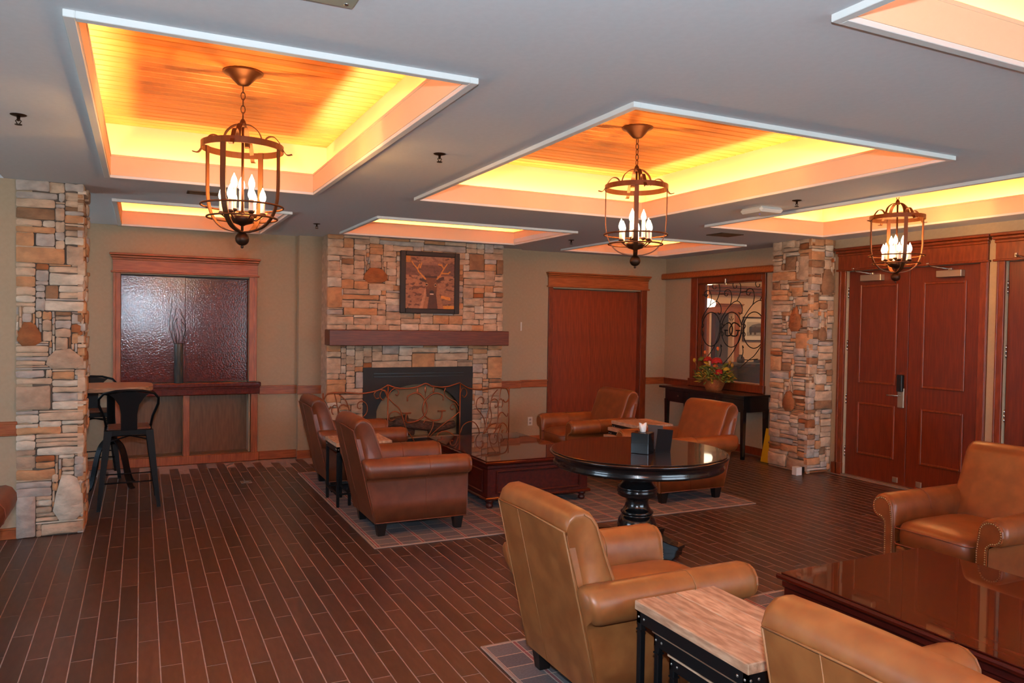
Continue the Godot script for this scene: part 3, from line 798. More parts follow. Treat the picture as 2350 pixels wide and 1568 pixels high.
	var low := px_rects([[754, 816, 780, 850, 0], [936, 807, 988, 842, 2], [846, 824, 935, 842, 0], [989, 806, 1068, 822, 0], [990, 823, 1042, 841, 0], [1118, 816, 1152, 866, 2], [811, 847, 830, 881, 1], [758, 872, 789, 893, 2], [1086, 904, 1106, 936, 0]], 750, 1036, 2.185 / 404.0, 2.62 / 490.0)
	var used: Array = []
	for q in up:
		if q[1] > 1.52: used.append(q)
	for q in low: used.append(q)
	var nn := stone_face(f, fx, 2.185, YC, used, [Rect2(0.42, 0, 1.36, 1.062), Rect2(0, 1.34, 2.185, 0.15), Rect2(0.87, 1.73, 0.66, 0.64)], [0.44, 0.06, 0.15, 0.03, 0.01, 0.11, 0.20], 1.45)
	var side := mb(); side.box(v3(1.89, 0, -8.94), v3(1.907, YC, -8.64)); part("side_return", side, "stone_taupe", f)
	var ml := mb(); ml.box(v3(1.868, 1.322, -8.66), v3(4.058, 1.498, -8.40), 0.006); part("mantel", ml, "mantel_wood", f)
	var fb := mb()
	fb.box(v3(2.30, 0, -8.70), v3(2.46, 1.062, -8.60)); fb.box(v3(3.50, 0, -8.70), v3(3.665, 1.062, -8.60)); fb.box(v3(2.46, 0.90, -8.70), v3(3.50, 1.062, -8.60)); fb.box(v3(2.46, 0, -8.70), v3(3.50, 0.215, -8.60)); fb.box(v3(2.3, 0, -8.93), v3(3.66, 1.06, -8.90))
	# arch spandrels
	for s: float in [-1.0, 1.0]:
		var sp := PackedVector2Array([Vector2(2.98 + s * 0.525, 0.905)])
		for i in 11:
			var a := PI / 2 * i / 10.0
			sp.append(Vector2(2.98 + s * 0.525 * cos(a), 0.50 + 0.36 * sin(a)))
		sp.append(Vector2(2.98, 0.905))
		fb.prism(sp, -8.69, -8.602)
	part("firebox_surround", fb, "firebox_black", f)
	var lv := mb()
	for y: float in [0.948, 0.985]: lv.box(v3(2.42, y, -8.60), v3(3.54, y + 0.012, -8.592), 0.002)
	part("vent_louvre", lv, "lock_black", f)
	var gl := mb(); gl.box(v3(2.44, 0.21, -8.74), v3(3.52, 0.87, -8.73)); part("glass_panel", gl, "fire_glass", f)
	var hb := mb(); hb.box(v3(2.46, 0.215, -8.74), v3(3.5, 0.232, -8.585), 0.004); part("hearth_strip", hb, "steel_plate", f)
	for q in [[2.62, 0.40, 0.10, 0.5, 0.04], [3.0, 0.36, 0.11, 0.6, -0.05], [3.3, 0.32, 0.09, 0.34, 0.03], [2.7, 0.30, 0.08, 0.5, -0.02]]:
		var lg := mb(); lg.tube(PackedVector3Array([v3(q[0] - q[3] / 2, q[1] - q[4], -8.70), v3(q[0], q[1], -8.69), v3(q[0] + q[3] / 2, q[1] + q[4], -8.70)]), q[2] * 0.6, 8, q[2] * 0.5); part("log", lg, "log_wood", f)

# ---------------------------------------------------------------- lantern chandelier
func make_lantern(at: Vector3) -> Node3D:
	var o := thing("lantern_chandelier", at, "", "chandelier")
	var y0 := at.y
	var cn := mb(); cn.lathe(at, [Vector2(0.01, -0.075), Vector2(0.03, -0.07), Vector2(0.055, -0.045), Vector2(0.075, -0.022), Vector2(0.1, -0.012), Vector2(0.105, -0.006), Vector2(0.105, 0.0)], 24); part("canopy", cn, "bronze_iron", o)
	var ch := mb()
	var yb := 2.668
	var n := int((y0 - 0.075 - yb) / 0.033)
	for i in n:
		var yc := yb + 0.014 + (i + 0.5) * (y0 - 0.075 - yb - 0.014) / n
		var lp := PackedVector3Array()
		for j in 11:
			var a := TAU * j / 10.0
			var r := 0.011 * cos(a)
			lp.append(at * v3(1, 0, 1) + v3(r if i % 2 else 0.0, yc + 0.022 * sin(a), 0.0 if i % 2 else r))
		ch.tube(lp, 0.0028, 5)
	part("chain", ch, "bronze_iron", o)
	var c := at * v3(1, 0, 1)
	var rod := mb(); rod.tube(PackedVector3Array([c + v3(0, 2.665, 0), c + v3(0, 2.08, 0)]), 0.0075, 8); rod.lathe(c, [Vector2(0.006, 2.685), Vector2(0.014, 2.672), Vector2(0.02, 2.65), Vector2(0.016, 2.64)], 12); part("centre_rod", rod, "bronze_iron", o)
	var rg := mb()
	var ls := []
	for q: Vector2 in [Vector2(0.213, 2.512), Vector2(0.213, 2.546), Vector2(0.208, 2.546), Vector2(0.208, 2.512)]:
		var lp := PackedVector3Array()
		for j in 40: lp.append(c + v3(q.x * cos(TAU * j / 40), q.y, q.x * sin(TAU * j / 40)))
		ls.append(lp)
	ls.append(ls[0])
	rg.loft(ls, -1, false); part("ring_band", rg, "bronze_iron", o)
	for k in 4:
		var a := PI / 2 * k + 0.35
		var dr := v3(cos(a), 0, sin(a))
		var sd := v3(-sin(a), 0, cos(a))
		var f := func(p: Vector2) -> Vector3: return c + dr * p.x + v3(0, p.y, 0)
		var s1 := mb(); s1.strap(curve(pts([0.0, 2.655, 0.045, 2.648, 0.085, 2.615, 0.102, 2.57, 0.104, 2.55]), f, 4), sd, 0.028, 0.004); s1.strap(curve(pts([0.09, 2.556, 0.104, 2.552, 0.13, 2.588, 0.165, 2.592, 0.195, 2.56, 0.216, 2.52, 0.235, 2.498, 0.262, 2.502]), f, 4), sd, 0.022, 0.004); part("crown_strap", s1, "bronze_iron", o)
		var a2 := a + 0.25
		var d2 := v3(cos(a2), 0, sin(a2))
		var sd2 := v3(-sin(a2), 0, cos(a2))
		var f2 := func(p: Vector2) -> Vector3: return c + d2 * p.x + v3(0, p.y, 0)
		var s2 := mb(); s2.strap(curve(pts([0.205, 2.546, 0.205, 2.40, 0.204, 2.30, 0.195, 2.22, 0.168, 2.15, 0.12, 2.10, 0.06, 2.078, 0.012, 2.072]), f2, 4), sd2, 0.029, 0.006); part("cage_strap", s2, "bronze_iron", o)
	for q in [[2.212, 0.213], [2.148, 0.182]]:
		var h := mb(); h.ring(c + v3(0, q[0], 0), q[1], 0.0055, 40, 6); part("hoop", h, "bronze_iron", o)
	var fn := mb(); fn.ball(c + v3(0, 2.036, 0), v3(0.037, 0.037, 0.037), 16, 10); fn.lathe(c, [Vector2(0.004, 1.985), Vector2(0.009, 1.992), Vector2(0.005, 2.0), Vector2(0.006, 2.01)], 10); part("finial", fn, "dark_bronze", o)
	var ds := mb(); ds.lathe(c, [Vector2(0.008, 2.105), Vector2(0.02, 2.112), Vector2(0.05, 2.122), Vector2(0.062, 2.14), Vector2(0.062, 2.155), Vector2(0.058, 2.158), Vector2(0.01, 2.15)], 24)
	var spots := []
	for k in 6:
		var a := TAU * k / 6 + 0.2
		spots.append([0.105, a, 2.175, 0.062])
	for k in 3:
		var a := TAU * k / 3 + 0.55
		spots.append([0.052, a, 2.19, 0.115])
	for q in spots:
		var p := c + v3(q[0] * cos(q[1]), 0, q[0] * sin(q[1]))
		ds.tube(PackedVector3Array([c + v3(0, 2.145, 0), c + (p - c) * 0.7 + v3(0, 2.138, 0), p + v3(0, q[2] - 0.012, 0)]), 0.004, 5)
		ds.lathe(p, [Vector2(0.006, q[2] - 0.014), Vector2(0.017, q[2] - 0.006), Vector2(0.018, q[2]), Vector2(0.012, q[2] + 0.006)], 10)
	part("candle_arms", ds, "dark_bronze", o)
	var kk := 0
	for q in spots:
		var p := c + v3(q[0] * cos(q[1]), 0, q[0] * sin(q[1]))
		var y: float = q[2]
		var sl := mb(); sl.lathe(p, [Vector2(0.0125, y), Vector2(0.013, y + 0.005), Vector2(0.0125, y + q[3]), Vector2(0.008, y + q[3] + 0.002)], 10); part("candle_sleeve", sl, "candle_white", o)
		var yt: float = y + q[3]
		var bl := mb(); bl.lathe(p, [Vector2(0.008, yt), Vector2(0.016, yt + 0.016), Vector2(0.018, yt + 0.03), Vector2(0.013, yt + 0.052), Vector2(0.005, yt + 0.07), Vector2(0.0015, yt + 0.08)], 12); part("bulb", bl, "bulb_glow", o)
		if kk % 3 == 0: omni(o, p + v3(0, yt + 0.032, 0), hexc(255, 186, 110), BULB_E, 0.015)
		kk += 1
	return o

# ---------------------------------------------------------------- club chair; faces +x
func make_chair(leather: String, seam: String, label: String) -> Node3D:
	var o := thing("armchair", v3(0, 0, 0), label, "armchair", "leather club chairs of the lounge")
	var xr := func(y: float) -> float: return -0.365 - 0.236 * (y - 0.10)
	var sec := [Vector2(0.312, 0.10), Vector2(0.314, 0.25), Vector2(0.316, 0.405), Vector2(0.320, 0.428), Vector2(0.336, 0.434), Vector2(0.37, 0.44), Vector2(0.397, 0.462), Vector2(0.408, 0.50), Vector2(0.403, 0.54), Vector2(0.38, 0.572), Vector2(0.345, 0.587), Vector2(0.305, 0.583), Vector2(0.272, 0.562), Vector2(0.254, 0.53), Vector2(0.247, 0.48), Vector2(0.246, 0.40), Vector2(0.246, 0.25), Vector2(0.246, 0.10)]
	for s: float in [-1.0, 1.0]:
		var b := mb()
		var loops := []
		var cen := Vector2(0.30, 0.40)
		for q in [[0.0, 0.94, 0.0], [0.0, 0.985, 0.012], [0.0, 1.0, 0.035], [0.5, 1.0, 0.0], [1.0, 1.0, -0.03], [1.0, 0.985, -0.008], [1.0, 0.95, 0.0]]:
			var lp := PackedVector3Array()
			for p: Vector2 in sec:
				var e: Vector2 = cen.lerp(p, q[1]) if p.y > 0.42 else Vector2(lerpf(0.28, p.x, q[1]), p.y)
				var c2 := Vector2(0.328, 0.51)
				if p.y > 0.43: e = c2.lerp(p, 1.0 - (1.0 - q[1]) * 4.0)
				var rear: float = xr.call(p.y)
				var x: float = lerpf(rear, 0.352 - (p.y - 0.5) * 0.08 * float(p.y > 0.43), q[0]) + q[2]
				lp.append(v3(x, e.y, e.x * s))
			loops.append(lp)
		b.loft(loops, 1)
		var arm := part("arm", b, leather, o)
		# welt over the roll and down the side
		var w := mb()
		var wp := PackedVector3Array()
		for i in range(0, 15): wp.append(v3(0.02, sec[i].y + (0.001 if sec[i].y > 0.5 else 0.0), (sec[i].x + (0.0015 if i < 9 else -0.001)) * s))
		w.tube(wp, 0.0028, 5)
		part("arm_seam", w, seam, arm)
		# scroll facing with its nail heads
		var fp := PackedVector2Array()
		for p: Vector2 in sec:
			var c2 := Vector2(0.328, 0.505)
			var e := p
			if p.y > 0.43: e = c2.lerp(p, 0.86)
			else: e = Vector2(lerpf(0.28, p.x, 0.84), p.y)
			fp.append(Vector2(e.x * s, e.y))
		var fc := mb(Transform3D(Basis(Vector3(0, 0, 1), Vector3.UP, Vector3(1, 0, 0)), Vector3.ZERO))
		fc.prism(fp, 0.335, 0.362, 0.006)
		var face := part("scroll_panel", fc, leather, arm)
		var nl := mb()
		var run := PackedVector2Array()
		for p: Vector2 in sec:
			var c2 := Vector2(0.328, 0.505)
			run.append(c2.lerp(p, 0.72) if p.y > 0.43 else Vector2(lerpf(0.28, p.x, 0.66), p.y))
		var acc := 0.0
		for i in run.size() - 1:
			var d := run[i].distance_to(run[i + 1])
			while acc < d:
				var p := run[i].lerp(run[i + 1], acc / d)
				nl.ball(v3(0.363, p.y, p.x * s), v3(0.003, 0.0042, 0.0042), 6, 4)
				acc += 0.0125
			acc -= d
		var nn := part("nailhead_trim", nl, "brass_nail", face)
		nn.set_meta("kind", "stuff")
	# back
	var prof := [Vector2(-0.415, 0.34), Vector2(-0.475, 0.58), Vector2(-0.524, 0.785), Vector2(-0.527, 0.815), Vector2(-0.515, 0.85), Vector2(-0.485, 0.872), Vector2(-0.445, 0.874), Vector2(-0.41, 0.855), Vector2(-0.385, 0.82), Vector2(-0.345, 0.70), Vector2(-0.29, 0.56), Vector2(-0.235, 0.44), Vector2(-0.22, 0.34)]
	var lp2 := []
	for q in [[-0.296, 0.935, 0.90], [-0.305, 0.965, 0.96], [-0.300, 0.985, 0.985], [-0.275, 1.0, 1.0], [-0.15, 1.004, 1.04], [0.0, 1.006, 1.06], [0.15, 1.004, 1.04], [0.275, 1.0, 1.0], [0.300, 0.985, 0.985], [0.305, 0.965, 0.96], [0.296, 0.935, 0.90]]:
		var lp := PackedVector3Array()
		for i in prof.size():
			var p: Vector2 = prof[i]
			var y := p.y
			if y > 0.6: y = 0.6 + (y - 0.6) * (1.0 - (1.0 - q[1]) * 2.2)
			var rx: float = xr.call(p.y) - 0.005
			var x := p.x
			if i > 4: x = rx + (p.x - rx) * q[2]
			lp.append(v3(x, y, q[0]))
		lp2.append(lp)
	var bk := mb(); bk.loft(lp2, 1)
	var back := part("backrest", bk, leather, o)
	var rp := mb()
	var rl := []
	for q in [[0.10, 0.304], [0.3, 0.303], [0.6, 0.300], [0.795, 0.294]]:
		var x: float = xr.call(q[0])
		rl.append(PackedVector3Array([v3(x - 0.008, q[0], q[1] - 0.01), v3(x - 0.004, q[0], q[1]), v3(x + 0.03, q[0], q[1]), v3(x + 0.03, q[0], -q[1]), v3(x - 0.004, q[0], -q[1]), v3(x - 0.008, q[0], -q[1] + 0.01)]))
	rp.loft(rl, -1); part("rear_panel", rp, leather, o)
	var wt := mb()
	for s: float in [-1.0, 1.0]:
		var l := PackedVector3Array()
		for y: float in [0.10, 0.35, 0.6, 0.795]: l.append(v3(xr.call(y) - 0.006, y, s * (0.304 - (y - 0.1) * 0.014)))
		wt.tube(l, 0.0036, 6)
	wt.tube(PackedVector3Array([v3(xr.call(0.795) - 0.006, 0.795, -0.294), v3(xr.call(0.80) - 0.007, 0.803, 0), v3(xr.call(0.795) - 0.006, 0.795, 0.294)]), 0.0036, 6)
	wt.tube(PackedVector3Array([v3(xr.call(0.8) - 0.008, 0.8, -0.10), v3(xr.call(0.4) - 0.008, 0.4, -0.105), v3(xr.call(0.1) - 0.008, 0.1, -0.11)]), 0.0018, 5)
	for s: float in [-1.0, 1.0]:
		wt.tube(PackedVector3Array([v3(-0.365, 0.103, s * 0.314), v3(0.345, 0.103, s * 0.314)]), 0.004, 5)
	part("welt", wt, seam, o)
	for s: float in [-1.0, 1.0]:
		var wf := mb()
		var l := PackedVector3Array()
		for i in range(6, 12): l.append(v3(prof[i].x - 0.01 + (0.004 if i == 6 else 0.0), prof[i].y * 0.985 - 0.005, s * 0.3055))
		wf.tube(l, 0.003, 5)
		part("front_seam", wf, seam, back)
	var fr := mb(); fr.box(v3(0.15, 0.10, -0.25), v3(0.345, 0.29, 0.25), 0.012); fr.box(v3(-0.36, 0.10, -0.3), v3(0.33, 0.16, 0.3), 0.005); part("front_rail", fr, leather, o)
	var cu := mb(); cu.ball(v3(0.075, 0.36, 0), v3(0.315, 0.088, 0.243), 32, 14, 0.38)
	for i in cu.t.size():
		var p := cu.t[i]
		if p.y > 0.36: cu.t[i].y += 0.022 * (1.0 - pow(absf(p.z) / 0.25, 2.0)) * (1.0 - pow(absf(p.x - 0.075) / 0.32, 4.0))
	var cush := part("seat_cushion", cu, leather, o)
	var cw := mb()
	for y: float in [0.315, 0.41]: cw.tube(PackedVector3Array([v3(0.2, y, -0.243), v3(0.36, y, -0.238), v3(0.388, y, -0.21), v3(0.391, y + 0.004, 0), v3(0.388, y, 0.21), v3(0.36, y, 0.238), v3(0.2, y, 0.243)]), 0.004, 5)
	part("cushion_welt", cw, seam, cush)
	for sx: float in [-0.315, 0.295]:
		for sz: float in [-0.262, 0.262]:
			var lg := mb()
			lg.loft([PackedVector3Array([v3(sx - 0.026, 0, sz - 0.024), v3(sx + 0.026, 0, sz - 0.024), v3(sx + 0.026, 0, sz + 0.024), v3(sx - 0.026, 0, sz + 0.024)]), PackedVector3Array([v3(sx - 0.04, 0.105, sz - 0.036), v3(sx + 0.04, 0.105, sz - 0.036), v3(sx + 0.04, 0.105, sz + 0.036), v3(sx - 0.04, 0.105, sz + 0.036)])], -1)
			part("leg", lg, "leg_black", o)
	return o

func make_chairs() -> void:
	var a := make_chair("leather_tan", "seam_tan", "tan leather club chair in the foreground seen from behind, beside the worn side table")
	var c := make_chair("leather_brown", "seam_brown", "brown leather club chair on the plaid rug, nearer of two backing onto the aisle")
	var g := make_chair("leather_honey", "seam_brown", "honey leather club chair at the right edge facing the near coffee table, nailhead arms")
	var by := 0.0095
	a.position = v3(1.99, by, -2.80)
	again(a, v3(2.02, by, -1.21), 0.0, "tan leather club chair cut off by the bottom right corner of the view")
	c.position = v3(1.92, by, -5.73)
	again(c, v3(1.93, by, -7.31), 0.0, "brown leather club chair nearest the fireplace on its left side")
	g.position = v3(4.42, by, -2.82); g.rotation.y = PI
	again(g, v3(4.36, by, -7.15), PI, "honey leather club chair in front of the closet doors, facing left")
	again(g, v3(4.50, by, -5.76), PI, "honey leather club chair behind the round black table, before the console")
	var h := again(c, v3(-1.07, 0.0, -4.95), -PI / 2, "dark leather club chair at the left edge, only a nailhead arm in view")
	h.set_meta("group", "leather club chairs of the lounge")

# ---------------------------------------------------------------- tables
func make_coffee_table(at: Vector3, sx: float, sz: float, label: String) -> void:
	var o := thing("coffee_table", at, label, "coffee table", "dark cherry coffee tables")
	var x := sx / 2
	var z := sz / 2
	var b := mb(Transform3D(Basis.IDENTITY, at)); b.box(v3(-x + 0.03, 0.085, -z + 0.03), v3(x - 0.03, 0.375, z - 0.03), 0.004); b.box(v3(-x + 0.02, 0.34, -z + 0.02), v3(x - 0.02, 0.378, z - 0.02), 0.008)
	part("body", b, "cherry_dark", o)
	var t := mb(Transform3D(Basis.IDENTITY, at)); t.box(v3(-x, 0.378, -z), v3(x, 0.405, z), 0.008); part("tabletop", t, "cherry_top", o)
	var gl := mb(Transform3D(Basis.IDENTITY, at)); gl.box(v3(-x + 0.02, 0.4055, -z + 0.02), v3(x - 0.02, 0.4115, z - 0.02), 0.0015); part("glass_top", gl, "cherry_top", o)
	var pl := mb(Transform3D(Basis.IDENTITY, at)); pl.box(v3(-x + 0.005, 0.075, -z + 0.005), v3(x - 0.005, 0.10, z - 0.005), 0.008); part("plinth_moulding", pl, "cherry_top", o)
	for s in 4:
		var f := mb(Transform3D(Basis(Vector3.UP, s * PI / 2), at))
		var hx := (x if s % 2 else z) - 0.03
		var hw := (z if s % 2 else x) - 0.11
		var n := 2 if s % 2 == 1 and sz > 1.2 else 1
		for k in n:
			var u0 := -hw + k * 2 * hw / n + (0.03 if k else 0.0)
			var u1 := -hw + (k + 1) * 2 * hw / n - (0.03 if k < n - 1 else 0.0)
			f.xf = Transform3D(Basis(Vector3.UP, s * PI / 2), at) * Transform3D(Basis.IDENTITY, v3(0, 0, hx))
			moulding(f, u0, u1, 0.125, 0.325, 0.0, 0.016)
		part("panel_moulding", f, "cherry_dark", o)
	for q: Vector2 in [Vector2(-1, -1), Vector2(1, -1), Vector2(1, 1), Vector2(-1, 1)]:
		var f := mb(); f.lathe(at + v3(q.x * (x - 0.07), 0, q.y * (z - 0.07)), [Vector2(0.018, 0), Vector2(0.028, 0.004), Vector2(0.034, 0.022), Vector2(0.026, 0.038), Vector2(0.022, 0.042), Vector2(0.036, 0.052), Vector2(0.04, 0.062), Vector2(0.034, 0.076)], 14); part("bun_foot", f, "cherry_dark", o)
func make_round_table() -> void:
	var at := v3(3.16, 0, -4.42)
	var o := thing("round_table", at, "round black pedestal table with a glossy glass top in the middle of the lounge", "table")
	var t := mb(); t.lathe(at, [Vector2(0.0, 0.612), Vector2(0.57, 0.612), Vector2(0.592, 0.616), Vector2(0.598, 0.63), Vector2(0.59, 0.642), Vector2(0.59, 0.672), Vector2(0.60, 0.683), Vector2(0.614, 0.69), Vector2(0.622, 0.70), Vector2(0.622, 0.708), Vector2(0.61, 0.713), Vector2(0.0, 0.7135)], 64, 1)
	part("tabletop", t, "black_lacquer", o)
	var g := mb(); g.lathe(at, [Vector2(0.0, 0.714), Vector2(0.612, 0.714), Vector2(0.614, 0.716), Vector2(0.613, 0.7195), Vector2(0.609, 0.7205), Vector2(0.0, 0.7205)], 64, -1); part("glass_top", g, "table_glass_brown", o)
	var p := mb(); p.lathe(at, [Vector2(0.05, 0.115), Vector2(0.105, 0.125), Vector2(0.132, 0.155), Vector2(0.138, 0.195), Vector2(0.128, 0.235), Vector2(0.108, 0.26), Vector2(0.10, 0.265), Vector2(0.114, 0.275), Vector2(0.116, 0.285), Vector2(0.10, 0.298), Vector2(0.085, 0.325), Vector2(0.078, 0.36), Vector2(0.088, 0.385), Vector2(0.125, 0.395), Vector2(0.138, 0.405), Vector2(0.132, 0.417), Vector2(0.142, 0.424), Vector2(0.142, 0.436), Vector2(0.134, 0.443), Vector2(0.142, 0.45), Vector2(0.135, 0.465), Vector2(0.11, 0.49), Vector2(0.098, 0.52), Vector2(0.096, 0.57), Vector2(0.12, 0.612)], 36)
	part("pedestal", p, "black_lacquer", o)
	for k in 4:
		var a := -1.11 + k * PI / 2      # the foot that shows points at the camera's right
		var f := mb(Transform3D(Basis(Vector3.UP, a), at))
		f.xf = Transform3D(Basis(Vector3.UP, a), at)
		var sh := PackedVector2Array([Vector2(0.04, 0.045), Vector2(0.10, 0.05), Vector2(0.17, 0.03), Vector2(0.20, 0.0), Vector2(0.30, 0.0), Vector2(0.325, 0.03), Vector2(0.33, 0.075), Vector2(0.345, 0.08), Vector2(0.345, 0.10), Vector2(0.27, 0.112), Vector2(0.20, 0.13), Vector2(0.12, 0.16), Vector2(0.04, 0.17)])
		f.prism(sh, -0.05, 0.05, 0.006)
		part("foot", f, "black_lacquer", o)
	# things on it
	var y := 0.721
	var bx := thing("tissue_box", v3(3.11, y, -4.30), "black square tissue box on the round table", "tissue box")
	var b := mb(Transform3D(Basis(Vector3.UP, 0.62), bx.position)); b.box(v3(-0.062, 0, -0.062), v3(0.062, 0.142, 0.062), 0.003); part("box_cover", b, "black_lacquer", bx)
	var sl := mb(Transform3D(Basis(Vector3.UP, 0.62), bx.position)); sl.box(v3(-0.035, 0.142, -0.022), v3(0.035, 0.1435, 0.022)); part("slot_rim", sl, "black_card", bx)
	var ts := mb(); 
	var tl := []
	for q in [[0.0, 0.014, 0.03], [0.02, 0.02, 0.034], [0.04, 0.026, 0.03], [0.056, 0.03, 0.014]]:
		var lp := PackedVector3Array()
		for j in 12:
			var an := TAU * j / 12
			var w := 1.0 + 0.3 * sin(an * 3 + q[0] * 40)
			lp.append(v3(3.11, y + 0.142 + q[0] + 0.010 * sin(an * 2 + 1.0) * q[0] / 0.05, -4.30) + v3(cos(an) * q[1] * w, 0, sin(an) * q[2] * 0.6 * w))
		tl.append(lp)
	ts.loft(tl, 1)
	solo("tissue", ts, "paper_white", "crumpled white tissue poking out of the black box", "tissue")
	var cd := thing("menu_stand", v3(3.285, y, -4.335), "folded black menu card standing right of the tissue box", "menu card")
	for s: float in [-1.0, 1.0]:
		var m := mb(Transform3D(Basis(Vector3.UP, -0.3), cd.position) * Transform3D(Basis(Vector3(1, 0, 0), s * 0.3), v3(0, 0, s * 0.055)))
		m.prism(PackedVector2Array([Vector2(-0.055, 0.0), Vector2(0.055, 0.0), Vector2(0.055, 0.165), Vector2(-0.055, 0.175)]), -0.003, 0.003)
		part("card_leaf", m, "black_card", cd)

func make_nest_table(at: Vector3, w: float, l: float, h: float, label: String, planks: int, rung := true) -> Node3D:
	var o := thing("side_table", at, label, "side table", "wood topped nesting side tables")
	var pw := w / planks
	for k in planks:
		var b := mb(); b.box(at + v3(-w / 2 + k * pw + 0.0014, h - 0.036 - rng.randf_range(0, 0.001), -l / 2), at + v3(-w / 2 + (k + 1) * pw - 0.0014, h - rng.randf_range(0, 0.0015), l / 2), 0.003)
		part("plank", b, "worn_plank_%d" % rng.randi_range(0, 3), o)
	var f := mb(Transform3D(Basis.IDENTITY, at))
	var t := 0.024
	var y1 := h - 0.037
	var ix := w / 2 - 0.008
	var iz := l / 2 - 0.008
	f.box(v3(-ix, y1 - 0.045, -iz), v3(ix, y1, -iz + 0.006)); f.box(v3(-ix, y1 - 0.045, iz - 0.006), v3(ix, y1, iz)); f.box(v3(-ix, y1 - 0.045, -iz), v3(-ix + 0.006, y1, iz)); f.box(v3(ix - 0.006, y1 - 0.045, -iz), v3(ix, y1, iz))
	part("apron", f, "black_iron", o)
	for q: Vector2 in [Vector2(-1, -1), Vector2(1, -1), Vector2(1, 1), Vector2(-1, 1)]:
		var g := mb(Transform3D(Basis.IDENTITY, at + v3(q.x * (ix - t / 2), 0, q.y * (iz - t / 2))))
		g.box(v3(-t / 2, 0, -t / 2), v3(t / 2, y1, t / 2), 0.003); g.box(v3(-t / 2 - 0.002, y1 - 0.075, -t / 2 - 0.002), v3(t / 2 + 0.002, y1 - 0.069, t / 2 + 0.002))
		part("leg", g, "black_iron", o)
	if rung:
		var r := mb(Transform3D(Basis.IDENTITY, at))
		for s: float in [-1.0, 1.0]: r.box(v3(-ix, 0.10, s * (iz - t) - 0.008), v3(ix, 0.116, s * (iz - t) + 0.008), 0.002)
		r.box(v3(-ix + 0.002, 0.10, -iz + t), v3(-ix + 0.018, 0.116, iz - t), 0.002)
		part("rung", r, "black_iron", o)
	var rv := mb(Transform3D(Basis.IDENTITY, at))
	for s: float in [-1.0, 1.0]:
		for u: float in [-iz + 0.012, -iz + 0.045, iz - 0.045, iz - 0.012]: rv.ball(v3(s * (ix + 0.001), y1 - 0.022, u), v3(0.003, 0.0055, 0.0055), 8, 4)
		for u: float in [-ix + 0.012, -ix + 0.045, ix - 0.045, ix - 0.012]: rv.ball(v3(u, y1 - 0.022, s * (iz + 0.001)), v3(0.0055, 0.0055, 0.003), 8, 4)
	part("rivets", rv, "rivet_steel", o).set_meta("kind", "stuff")
	return o
func make_tables() -> void:
	make_coffee_table(v3(3.16, 0.008, -6.62), 1.06, 1.52, "dark cherry coffee table with glass top on the far plaid rug, before the fireplace")
	make_coffee_table(v3(3.29, 0.008, -1.96), 1.06, 1.52, "dark cherry coffee table with glass top in the bottom right foreground")
	make_round_table()
	var y := 0.0095
	make_nest_table(v3(1.872, y, -2.055), 0.385, 0.60, 0.553, "largest wood topped side table of the foreground nest, between the two tan chairs", 4)
	make_nest_table(v3(1.90, y, -2.055), 0.36, 0.49, 0.478, "middle side table tucked under the foreground nest", 4)
	make_nest_table(v3(1.92, y, -2.055), 0.34, 0.38, 0.405, "smallest side table tucked under the foreground nest", 3)
	make_nest_table(v3(1.735, y, -6.63), 0.49, 0.44, 0.553, "wood topped side table between the two brown chairs left of the fireplace", 4)
	make_nest_table(v3(1.83, y, -6.63), 0.46, 0.36, 0.485, "lower side table sliding out beneath the one between the brown chairs", 3)
	make_nest_table(v3(4.63, y, -6.42), 0.44, 0.47, 0.595, "highest of three stepped side tables between the honey chairs at the far right", 4)
	make_nest_table(v3(4.565, y, -6.43), 0.42, 0.41, 0.53, "middle step of the side tables between the honey chairs", 3)
	make_nest_table(v3(4.49, y, -6.44), 0.40, 0.35, 0.46, "lowest step of the side tables between the honey chairs", 3)

func make_console() -> void:
	var o := thing("console_table", v3(6.67, 0, -7.72), "long black console table under the interior window", "console table")
	var b := mb(); b.box(v3(6.45, 0.745, -8.56), v3(6.885, 0.772, -6.91), 0.004); part("tabletop", b, "black_lacquer", o)
	var a := mb(); a.box(v3(6.475, 0.57, -8.45), v3(6.87, 0.745, -6.935), 0.002); part("apron", a, "black_lacquer", o)
	for z in [-8.36, -7.85, -7.35]:
		var dr := mb(); dr.box(v3(6.468, 0.60, z), v3(6.48, 0.72, z + 0.42), 0.003)
		var d := part("drawer", dr, "black_lacquer", o)
		var kb := mb(); kb.ball(v3(6.458, 0.66, z + 0.21), v3(0.012, 0.012, 0.012), 8, 6); part("knob", kb, "dark_bronze", d)
	for q: Vector2 in [Vector2(6.495, -8.43), Vector2(6.85, -8.43), Vector2(6.495, -6.96), Vector2(6.85, -6.96), Vector2(6.495, -8.02)]:
		var l := mb(); l.loft([PackedVector3Array([v3(q.x - 0.018, 0, q.y - 0.018), v3(q.x + 0.018, 0, q.y - 0.018), v3(q.x + 0.018, 0, q.y + 0.018), v3(q.x - 0.018, 0, q.y + 0.018)]), PackedVector3Array([v3(q.x - 0.026, 0.6, q.y - 0.026), v3(q.x + 0.026, 0.6, q.y - 0.026), v3(q.x + 0.026, 0.6, q.y + 0.026), v3(q.x - 0.026, 0.6, q.y + 0.026)])], -1); part("leg", l, "black_lacquer", o)

